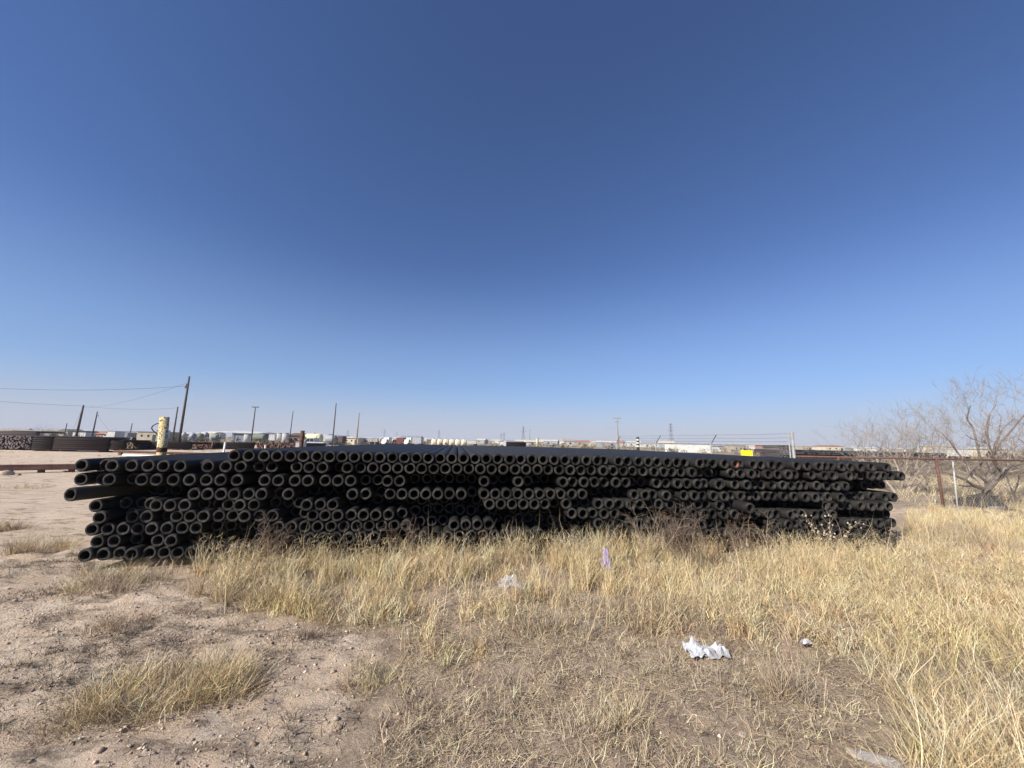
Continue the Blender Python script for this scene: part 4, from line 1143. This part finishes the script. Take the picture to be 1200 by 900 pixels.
def out_of_stack(q, m=0.0): return ~((q[:, 0] > -4.8 - m) & (q[:, 0] < 8.1) & (q[:, 1] > 5.66 - m) & (q[:, 1] < 18.2))
BELT = GP((228, 668), (232, 700), (265, 718), (330, 724), (400, 738), (462, 742), (462, 772), (520, 782), (600, 768), (700, 752), (780, 745), (860, 745), (920, 760), (980, 772), (1060, 770), (1120, 760), (1260, 760), (1260, 590), (1066, 600), (1058, 634), (1040, 620), (900, 630), (600, 645), (330, 655), (228, 660))
aB = poly_area(BELT)
q = sample_poly(BELT, int(aB * 72)); q = q[out_of_stack(q)]
dens = fbm(q[:, 0] * 1.1, q[:, 1] * 1.1, 3, 41); d2 = fbm(q[:, 0] * 3.3 + 5, q[:, 1] * 3.3, 2, 43); keep = rg.uniform(0, 1, len(q)) < (sstep(.24, .48, dens) * .75 + .30) * sstep(.22, .36, d2)
q = q[keep]
h = .215 + .40 * fbm(q[:, 0] * .9 + 7, q[:, 1] * .9, 2, 55) + .22 * (vnoise(q[:, 0] * 3.3, q[:, 1] * 3.3, 58) - .4) + rg.normal(0, .06, len(q))
edge = np.clip((5.55 - q[:, 1]) / 1.6, 0, 1)
h = np.clip(h * (1.05 - .32 * edge), .12, .72)
far_right = q[:, 0] > 6.5
h = np.where(far_right, h * .62, h)
hc = C(1153, 12.35); h = np.where(np.hypot(q[:, 0] - hc[0] * .93, q[:, 1] - hc[1] * .93) < 1.5, h * .45, h)
grp = fbm(q[:, 0] * .55 + 3, q[:, 1] * .55, 2, 77)
isred = (grp > .47) & (q[:, 0] > .6)
parts = [tufts(q[~isred], h[~isred], 30, .045, STRAW, .0058, .17, .5, (.25, .0)),
         tufts(q[isred], h[isred] * .92, 30, .06, RED + STRAW[1:2], .0048, .25, .6)]
V_, F_, C_ = join(parts)
tag(np_mesh('tall_dry_grass', V_, F_, C_, attr_mat('straw', .75, .25, .10)), 'belt of tall straw coloured dry grass along the foot of the pipe stack', 'grass', kind='stuff')
# short crinkled leaves that fill the belt
q = sample_poly(BELT, int(aB * 2200)); q = q[out_of_stack(q, -.05)]; q = q[np.hypot(q[:, 0], q[:, 1]) < 9.5]
dens = fbm(q[:, 0] * 1.1, q[:, 1] * 1.1, 3, 41); q = q[(rg.uniform(0, 1, len(q)) < sstep(.20, .5, dens) * .9 + .12) & (fbm(q[:, 0] * 3.3 + 5, q[:, 1] * 3.3, 2, 43) > .27)]
n = len(q); edge = np.clip((5.55 - q[:, 1]) / 1.6, 0, 1)
z = rg.uniform(0, 1, n) ** 1.4 * (.40 - .18 * edge)
root = np.stack([q[:, 0], q[:, 1], gh(q[:, 0], q[:, 1]) + z], 1)
V_, F_, C_ = blades(root, rg.uniform(.05, .15, n), rg.uniform(0, 6.28, n), rg.uniform(.1, 1.3, n), rg.uniform(.3, 1.8, n), np.full(n, .0052), palette(n, STRAW + STRAW + RED + THA[1:3], .32), .12)
tag(np_mesh('crinkled_grass_leaves', V_, F_, C_, attr_mat('straw', .75, .25, .10)), 'crinkled dry leaves tangled between the tall grass stalks', 'grass', kind='stuff')
# tall stems with small seed heads
q = sample_poly(BELT, int(aB * 26)); q = q[out_of_stack(q)]
n = len(q); h = rg.uniform(.35, .85, n)
root = np.stack([q[:, 0], q[:, 1], gh(q[:, 0], q[:, 1]) - .01], 1)
pa = blades(root, h, rg.uniform(0, 6.28, n), np.abs(rg.normal(.1, .08, n)), np.abs(rg.normal(.25, .2, n)), np.full(n, .0045), palette(n, STRAW + RED))
V_, F_, C_ = pa
tag(np_mesh('tall_grass_stems', V_, F_, C_, attr_mat('straw', .75, .25, .10)), 'single dry stalks standing above the grass in front of the pipes', 'grass', kind='stuff')
# grass of the right hand foreground
CORNER = GP((1010, 790), (1060, 850), (1075, 935), (1300, 960), (1300, 745), (1120, 760))
q = sample_poly(CORNER, int(poly_area(CORNER) * 95)); dens = fbm(q[:, 0] * 2, q[:, 1] * 2, 2, 5); q = q[rg.uniform(0, 1, len(q)) < sstep(.2, .5, dens) + .1]
h = np.clip(.24 + .25 * rg.uniform(0, 1, len(q)), .1, .6)
pa1 = tufts(q, h, 22, .04, STRAW + [(0.42, 0.34, 0.2)], .0040, .22, .6, (-.3, .0))
V_, F_, C_ = pa1
tag(np_mesh('foreground_grass', V_, F_, C_, attr_mat('straw', .75, .25, .10)), 'loose pale dry grass blades in the near right corner', 'grass', kind='stuff')
# short grey brown thatch between belt and camera
q = sample_poly(THATCH, int(poly_area(THATCH) * 270)); q = q[out_of_stack(q)]
q = q[(q[:, 1] < 7.5) & (np.hypot(q[:, 0], q[:, 1]) < 9)]
dens = fbm(q[:, 0] * 1.5 + 9, q[:, 1] * 1.5, 3, 91)
q = q[rg.uniform(0, 1, len(q)) < np.clip(sstep(.26, .55, dens) * 1.0 + .10, 0, 1)]
h = np.clip(rg.gamma(3, .026, len(q)) + .02, .03, .22)
parts = [tufts(q, h, 17, .05, THA + STRAW[2:3], .0042, .6, 1.0, (0, 0), (.3, 1.1))]
V_, F_, C_ = join(parts)
tag(np_mesh('short_thatch', V_, F_, C_, attr_mat('thatch', .85, .15, .12)), 'short matted grey brown dead grass covering the soil', 'grass', kind='stuff')
# fallen straw
SAND = GP((-60, 600), (90, 560), (105, 660), (230, 690), (330, 730), (470, 745), (430, 800), (390, 960), (-90, 960))
parts = []
for poly, dn, lo, hi, cl_, wd_ in ((THATCH, 2500, .03, .17, THA + STRAW[:1] + [(0.62, 0.53, 0.40)], .0042), (SAND, 620, .02, .12, [(0.20, 0.15, 0.11), (0.38, 0.30, 0.21), (0.13, 0.10, 0.08), (0.6, 0.5, 0.38)], .0036)):
    q = sample_poly(poly, int(min(poly_area(poly), 75) * dn)); q = q[(np.hypot(q[:, 0], q[:, 1]) < 8.5)]; q = q[out_of_stack(q)]
    dens = fbm(q[:, 0] * 1.8 + 2, q[:, 1] * 2.6, 3, 14); q = q[rg.uniform(0, 1, len(q)) < np.clip(sstep(.28, .54, dens) + .10, 0, 1)]
    n = len(q); root = np.stack([q[:, 0], q[:, 1], gh(q[:, 0], q[:, 1]) + rg.uniform(.001, .02, n)], 1)
    parts.append(blades(root, rg.uniform(lo, hi, n), rg.uniform(0, 6.28, n), np.clip(rg.normal(1.42, .1, n), 1.1, 1.52), rg.uniform(-.15, .15, n), np.full(n, wd_), palette(n, cl_, .3), .06))
V_, F_, C_ = join(parts)
tag(np_mesh('fallen_straw', V_, F_, C_, attr_mat('thatch', .85, .15, .12)), 'fallen straw and dead stalks strewn over the ground', 'straw', kind='stuff')
# dark matted dead patches on the bare sand
q = sample_poly(SAND, int(poly_area(SAND) * 130)); q = q[np.hypot(q[:, 0], q[:, 1]) < 9]
ca, sa = math.cos(.55), math.sin(.55); sx_ = q[:, 0] * ca + q[:, 1] * sa; sy_ = -q[:, 0] * sa + q[:, 1] * ca
dens = fbm(sx_ * 1.1 + 4, sy_ * 3.2, 3, 62); q = q[rg.uniform(0, 1, len(q)) < sstep(.42, .52, dens) * .98 + .03]
h = np.clip(rg.gamma(3, .020, len(q)) + .02, .03, .13)
V_, F_, C_ = tufts(q, h, 26, .06, [(0.10, 0.08, 0.063), (0.17, 0.132, 0.10), (0.30, 0.235, 0.17)], .0042, .55, .9, (.3, .1), (.3, 1.1))
tag(np_mesh('dead_mat_patches', V_, F_, C_, attr_mat('thatch', .85, .15, .12)), 'dark matted remains of dead weeds streaking the bare sand', 'dead grass', kind='stuff')
# separate grass clumps on the sand, each one a plant
def clump(label, px, py, w_px, h_px, cols, nt_=26, nb=34, seed=0, wd_=.0042, lean=.3):
    c = G(px, py); d = np.dot(c - CAMP, FH); rad = w_px / 2 / FPX * d; hh_ = h_px / FPX * d
    an = rg.uniform(0, 6.28, nt_); rr = rad * np.sqrt(rg.uniform(0, 1, nt_))
    q = np.stack([c[0] + np.cos(an) * rr, c[1] + np.sin(an) * rr * .6], 1)
    h = hh_ * (1.05 - .45 * rr / rad) * rg.uniform(.7, 1.15, nt_)
    V_, F_, C_ = tufts(q, h, nb, rad * .10 + .02, cols, wd_, lean, .75, (.0, .0))
    zb = float(gh(c[0], c[1])); V_ = V_ - np.array([c[0], c[1], zb])
    o = np_mesh('grass_clump', V_, F_, C_, attr_mat('straw', .75, .25, .10)); o.location = (c[0], c[1], zb)
    return tag(o, label, 'grass clump')
clump('ragged dry tufts along the foot of the left corner of the pipes', 160, 672, 130, 26, RED + STRAW[:2] + THA[3:], 40, 26, 0, .005, .35)
clump('broad straw coloured grass clump alone on the near sand', 205, 812, 155, 52, STRAW + STRAW + RED, 95, 38, 0, .0046, .42)
clump('pale grass clump on the sand left of the pipe stack corner', 48, 645, 66, 34, STRAW + RED, 26, 28)
clump('wispy brown grass clump below the left corner of the pipes', 135, 690, 92, 34, RED + THA[3:] + STRAW[:1], 34, 26)
clump('low brown grass tuft on the sand between the broad clump and the pipes', 140, 738, 66, 30, RED + THA[3:], 20, 26)
clump('reddish dry weed tuft in the short thatch of the near right', 925, 815, 46, 62, RED, 12, 40, 0, .004, .22)
clump('ragged tan tuft on the sand at the edge of the tall grass', 300, 700, 80, 44, STRAW + RED, 26, 30)
clump('grey brown dead tuft with a dark shadow in the near thatch', 350, 745, 60, 22, THA, 16, 24, 0, .0038, .5)
clump('small dead tuft low on the near sand', 60, 860, 70, 30, THA + RED, 30, 24, 0, .0034, .6)
clump('flattened yellowish tuft on the sand by the rocks', 30, 572, 50, 9, STRAW + THA, 26, 20, 0, .006, .6)
clump('faint grass tuft on the sand left of the jutting pipe', 5, 620, 40, 24, STRAW + THA, 30, 22, 0, .005, .4)
clump('bleached grass tuft in the thatch below the white plastic bag', 720, 850, 80, 50, STRAW[:1] + THA[3:], 16, 26, 0, .0034, .35)
clump('dry grass tuft at the near edge of the bare sand', 440, 800, 90, 36, THA + STRAW[1:2], 20, 26, 0, .0036, .5)
# grass in the field beyond the right fence
FIELD = GP((1062, 592), (1300, 596), (1300, 545), (1030, 543))
q = sample_poly(FIELD, 2600); d_ = np.hypot(q[:, 0], q[:, 1]); q = q[(d_ < 38)]
h = rg.uniform(.22, .5, len(q))
V_, F_, C_ = tufts(q, h, 16, .12, [(0.68, 0.56, 0.36), (0.62, 0.50, 0.31), (0.72, 0.6, 0.41)], .014, .25, .6)
tag(np_mesh('field_grass', V_, F_, C_, attr_mat('straw', .75, .25, .10)), 'pale dry field grass beyond the rusty fence', 'grass', kind='stuff')
# thin grass along the yard behind the stack
q = np.stack([rg.uniform(-40, 8, 1500), rg.uniform(22, 60, 1500)], 1); dens = fbm(q[:, 0] * .15, q[:, 1] * .3, 2, 8); q = q[dens > .42]
V_, F_, C_ = tufts(q, rg.uniform(.1, .3, len(q)), 10, .2, RED + STRAW, .03, .4, .6)
tag(np_mesh('yard_grass', V_, F_, C_, attr_mat('straw', .75, .25, .10)), 'thin dry grass in the yard behind the pipe stack', 'grass', kind='stuff')

# ================================================================== DEAD WEEDS BY THE STACK
TWIG_MIN = 0.0016
weed_m = mat('dry_weed_stem', (0.24, 0.165, 0.115), .9, 0, (0.16, 0.11, 0.08), 14)
weed_p = mat('pale_weed_stem', (0.40, 0.31, 0.21), .9, 0, (0.28, 0.21, 0.15), 14)
def weed(label, px, py, h, stems, seed, m, spread=.5, dep=2, r0=.006, pods=None):
    rn = random.Random(seed); c = G(px, py); c[2] = gh(c[0], c[1])
    t = thing('dead_weed', label, 'weed', c); mb = MB(); tips = []
    for s in range(stems):
        an = rn.uniform(0, 6.28); ln = rn.uniform(.1, spread)
        d_ = np.array([math.cos(an) * ln, math.sin(an) * ln * .6, 1.0]); p = np.array([rn.gauss(0, .05), rn.gauss(0, .04), -.03]); pts = [p]; LL = h * rn.uniform(.6, 1.0)
        for i in range(6):
            d_ = d_ + np.array([rn.gauss(0, .16), rn.gauss(0, .12), rn.gauss(.02, .08)]); d_ /= np.linalg.norm(d_); p = p + d_ * LL / 6; pts.append(p)
        mb.tube(pts, [r0 * (1 - .11 * i) for i in range(7)], 5, False); tips.append(pts)
    mb.build('stems', m, t, True)
    cr = MB()
    for pts in tips:
        for k in range(2, 7):
            for q in range(2):
                _, u, v = frame(pts[k] - pts[k - 1]); a2 = rn.uniform(0, 6.28)
                grow(cr, pts[k], (pts[k] - pts[k - 1]) * 3 + .9 * np.linalg.norm(pts[k] - pts[k - 1]) * 3 * (math.cos(a2) * u + math.sin(a2) * v), h * rn.uniform(.12, .24), r0 * .45, dep - 1, rn, .03, .8, kinds=2)
    cr.build('branchlets', m, t, True)
    if pods:
        pm = mat('pale_seed_pod', (0.50, 0.42, 0.31), .85)
        for pts in tips:
            for k in range(2, 7):
                for q in range(pods):
                    p = pts[k] + np.array([rn.gauss(0, .04), rn.gauss(0, .03), rn.gauss(0, .03)]); s = rn.uniform(.010, .02)
                    vs = [p + np.array(w_) * s * rn.uniform(.7, 1.4) for w_ in ((1, 0, 0), (-1, 0, 0), (0, 1, 0), (0, -1, 0), (0, 0, 1.3), (0, 0, -1))]
                    MB().add(vs, [(0, 2, 4), (2, 1, 4), (1, 3, 4), (3, 0, 4), (2, 0, 5), (1, 2, 5), (3, 1, 5), (0, 3, 5)]).build('seed_pod', pm, t, True)
    return t
weed('tangled brown dead weed bush against the pipes, widest of the weeds', 800, 668, .78, 12, 1, weed_m, .85, 3)
weed('arching pale dead stalks in front of the pipes beside the brown weed bush', 758, 672, .95, 5, 2, weed_p, .4, 2)
weed('dead weed with pale seed pods against the right part of the pipes', 974, 655, .85, 4, 3, weed_p, .35, 1, .007, 4)
weed('dark upright dead weed in front of the pipes above tall grass', 676, 668, .55, 4, 4, weed_m, .2, 2)
weed('leaning brown dead weed by the pipes, next to the reddish grass', 862, 660, .62, 7, 5, weed_m, .7, 3)
weed('brown dead weed at the left start of the tall grass', 318, 668, .62, 8, 6, weed_m, .3, 3)
weed('thin dead weed stalks in front of the middle of the pipe stack', 478, 668, .62, 4, 7, weed_m, .25, 2)
weed('low criss crossing dead stalks at the right end of the pipes', 1015, 646, .5, 8, 8, weed_p, .9, 2)
weed('wiry dead weed beside the orange lined pipe end, low in the grass', 905, 655, .75, 3, 9, weed_p, .25, 2)

# ================================================================== LITTER AND STONES
def crumple(name, label, cat, px, py, size, seed, m, peaks=(), amp=.5, n=16, lift=.0, rz=0):
    c = G(px, py); zb = float(gh(c[0], c[1])); sx, sy, sz = size
    vs = []; fs = []
    for j in range(n + 1):
        for i in range(n + 1):
            u = i / n * 2 - 1; v = j / n * 2 - 1
            rag = 1 + .22 * (float(vnoise(np.array(3.1 * u + 9), np.array(3.3 * v), seed)) - .5)
            z = amp * abs(float(vnoise(np.array(u * 3.2 + 3), np.array(v * 3.2 + 8), seed + 2)) - .5) * sz + .12 * sz * (float(vnoise(np.array(u * 9 + 3), np.array(v * 9), seed + 5)) - .3)
            for (pu, pv, ph, pw) in peaks: z += ph * sz * math.exp(-((u - pu) ** 2 + (v - pv) ** 2) / pw)
            vs.append((u * sx / 2 * rag, v * sy / 2 * rag, z))
    for j in range(n):
        for i in range(n): a = j * (n + 1) + i; fs.append((a, a + 1, a + n + 2, a + n + 1))
    o = MB().add(vs, fs).build(name, m); o.location = (c[0], c[1], zb + lift); o.rotation_euler = (0, 0, -YAW + rz)
    md = o.modifiers.new('thickness', 'SOLIDIFY'); md.thickness = .002
    return tag(o, label, cat)
film = mat('white_plastic_film', (0.50, 0.51, 0.53), .5, 0, (0.34, 0.34, 0.35), 9, .3, 30)
purple = mat('purple_plastic', (0.33, 0.19, 0.62), .4, 0, (0.55, 0.55, 0.72), 22, .3, 30)
clear = bpy.data.materials.new('clear_plastic'); clear.use_nodes = True
pb = clear.node_tree.nodes['Principled BSDF']; pb.inputs['Base Color'].default_value = (.85, .85, .84, 1); pb.inputs['Roughness'].default_value = .18; pb.inputs['Alpha'].default_value = .11
crumple('plastic_bag', 'crumpled white plastic bag with two peaks lying in short thatch', 'plastic bag', 827, 766, (.32, .18, .105), 3, film, ((-.62, .3, .85, .035), (-.42, .1, .45, .06), (-.15, -.2, .25, .08), (.62, .2, .62, .05), (.75, -.1, .3, .05)), 1.1, 22, .015)
crumple('plastic_wrapper', 'small purple plastic wrapper caught in the tall grass by the pipes', 'wrapper', 711, 674, (.13, .10, .24), 8, purple, ((-.2, 0, .8, .2), (.4, .1, .6, .1), (-.5, -.2, .45, .1)), .6, 12, .06)
crumple('clear_plastic_bag', 'clear crumpled plastic bag lying on the tall straw grass', 'plastic bag', 597, 706, (.26, .20, .09), 14, clear, ((0, 0, .6, .35), (-.5, .2, .5, .1), (.5, -.1, .5, .1)), 1.0, 18, .17)
crumple('plastic_scrap', 'small white scrap among grass stalks right of the white bag', 'scrap', 945, 756, (.085, .06, .06), 21, film, ((0, 0, .6, .4),), .6, 8, .04)
crumple('plastic_sheet', 'glossy grey plastic sheet flat on the pale dirt in the near right', 'plastic sheet', 1028, 890, (.20, .09, .035), 31, clear, ((-.3, 0, .5, .3), (.4, 0, .5, .2)), .5, 14, .012, -.35)
crumple('paper_scrap', 'beige paper scrap half hidden in the near right grass', 'scrap', 1072, 822, (.10, .06, .05), 41, mat('beige_paper', (.6, .52, .42), .9), ((0, 0, .5, .4),), .6, 8, .02)
stone_m = [mat('pale_stone', (0.46, 0.38, 0.29), .9, 0, (0.34, 0.27, 0.2), 14, .5, 40), mat('brown_clod', (0.30, 0.215, 0.15), .95, 0, (0.22, 0.16, 0.11), 18, .6, 40)]
def stone(label, px, py, w_, seed, m, flat=.6, group=None):
    rn = random.Random(seed); c = G(px, py); zb = float(gh(c[0], c[1])); mb = MB(); n1, n2 = 10, 6; vs = []; fs = []
    for i in range(n2 + 1):
        th = math.pi * i / n2
        for k in range(n1):
            a = 2 * math.pi * k / n1; r_ = w_ / 2 * (1 + .28 * (float(vnoise(np.array(2 * math.cos(a) + seed), np.array(2 * math.sin(a) + 3 * th), seed)) - .5))
            vs.append((r_ * math.sin(th) * math.cos(a), r_ * .75 * math.sin(th) * math.sin(a), r_ * flat * math.cos(th)))
    for i in range(n2):
        for k in range(n1): fs.append((i * n1 + k, i * n1 + (k + 1) % n1, (i + 1) * n1 + (k + 1) % n1, (i + 1) * n1 + k))
    o = mb.add(vs, fs).build('stone', m, None, True); o.location = (c[0], c[1], zb + w_ * flat * .22); o.rotation_euler = (0, 0, rn.uniform(0, 6))
    return tag(o, label, 'stone', group)
stone('largest pale rock in front of the red brown beam', 8, 556, .42, 1, stone_m[0], .7)
stone('small clod next to the largest rock by the beam', 22, 557, .18, 2, stone_m[1], .6)
stone('clod on the sand under the end of the red brown beam', 76, 553, .20, 3, stone_m[1], .5)
stone('pale flat stone on bare dirt near the reddish weed tuft', 978, 829, .085, 4, stone_m[0], .3)
stone('long pale stone on the near dirt left of the reddish weed', 870, 855, .07, 5, stone_m[0], .3)
stone('pale stone low in the near right beside the grey plastic sheet', 1000, 880, .09, 6, stone_m[0], .3)
rs = random.Random(4)
for k in range(34):
    px, py = rs.uniform(-10, 430), rs.uniform(650, 895)
    stone('small clod of dirt lying on the near bare sand', px, py, rs.uniform(.015, .045), 50 + k, stone_m[k % 2], .6, 'clods on the sand')

# crumbs of dirt all over the bare sand
q = sample_poly(SAND, 15000); q = q[np.hypot(q[:, 0], q[:, 1]) < 8]; q = np.concatenate([q, sample_poly(THATCH, 9000)]); q = q[(np.hypot(q[:, 0], q[:, 1]) < 7) & out_of_stack(q)]
n = len(q); sz = np.minimum(rg.gamma(1.5, .0026, n) + .002, .016)
oct_ = np.array([(1, 0, 0), (-1, 0, 0), (0, 1, 0), (0, -1, 0), (0, 0, .7), (0, 0, -.6)])
V_ = oct_[None] * sz[:, None, None] * rg.uniform(.6, 1.4, (n, 6, 1)); an = rg.uniform(0, 6.28, n)
x_ = V_[:, :, 0] * np.cos(an)[:, None] - V_[:, :, 1] * np.sin(an)[:, None]; y_ = V_[:, :, 0] * np.sin(an)[:, None] + V_[:, :, 1] * np.cos(an)[:, None]
V_ = np.stack([x_ + q[:, 0][:, None], y_ + q[:, 1][:, None], V_[:, :, 2] + (gh(q[:, 0], q[:, 1]) + sz * .3)[:, None]], 2).reshape(-1, 3)
f = np.array([(0, 2, 4), (2, 1, 4), (1, 3, 4), (3, 0, 4), (2, 0, 5), (1, 2, 5), (3, 1, 5), (0, 3, 5)])
F_ = (np.arange(n)[:, None, None] * 6 + f[None]).reshape(-1, 3)
C_ = np.repeat(palette(n, [(.58, .46, .34), (.46, .36, .26), (.66, .55, .44), (.28, .21, .16)], .15), 6, 0)
tag(np_mesh('dirt_crumbs', V_, F_, C_, attr_mat('dirt_crumb', .95, .1)), 'crumbs of dirt and grit strewn over the bare ground', 'grit', kind='stuff')

# ================================================================== HAZE
hm = bpy.data.materials.new('haze_air'); hm.use_nodes = True
hn = hm.node_tree.nodes; hn.remove(hn['Principled BSDF'])
pv = hn.new('ShaderNodeVolumePrincipled'); pv.inputs['Color'].default_value = (0.82, 0.86, 0.95, 1); pv.inputs['Density'].default_value = 0.0003; pv.inputs['Anisotropy'].default_value = 0.0
hm.node_tree.links.new(pv.outputs[0], hn['Material Output'].inputs['Volume'])
o = MB().box((0, 2420, 17), (9600, 6000, 37)).build('haze', hm)
tag(o, 'thin pale haze over the far ground', 'haze', kind='stuff')
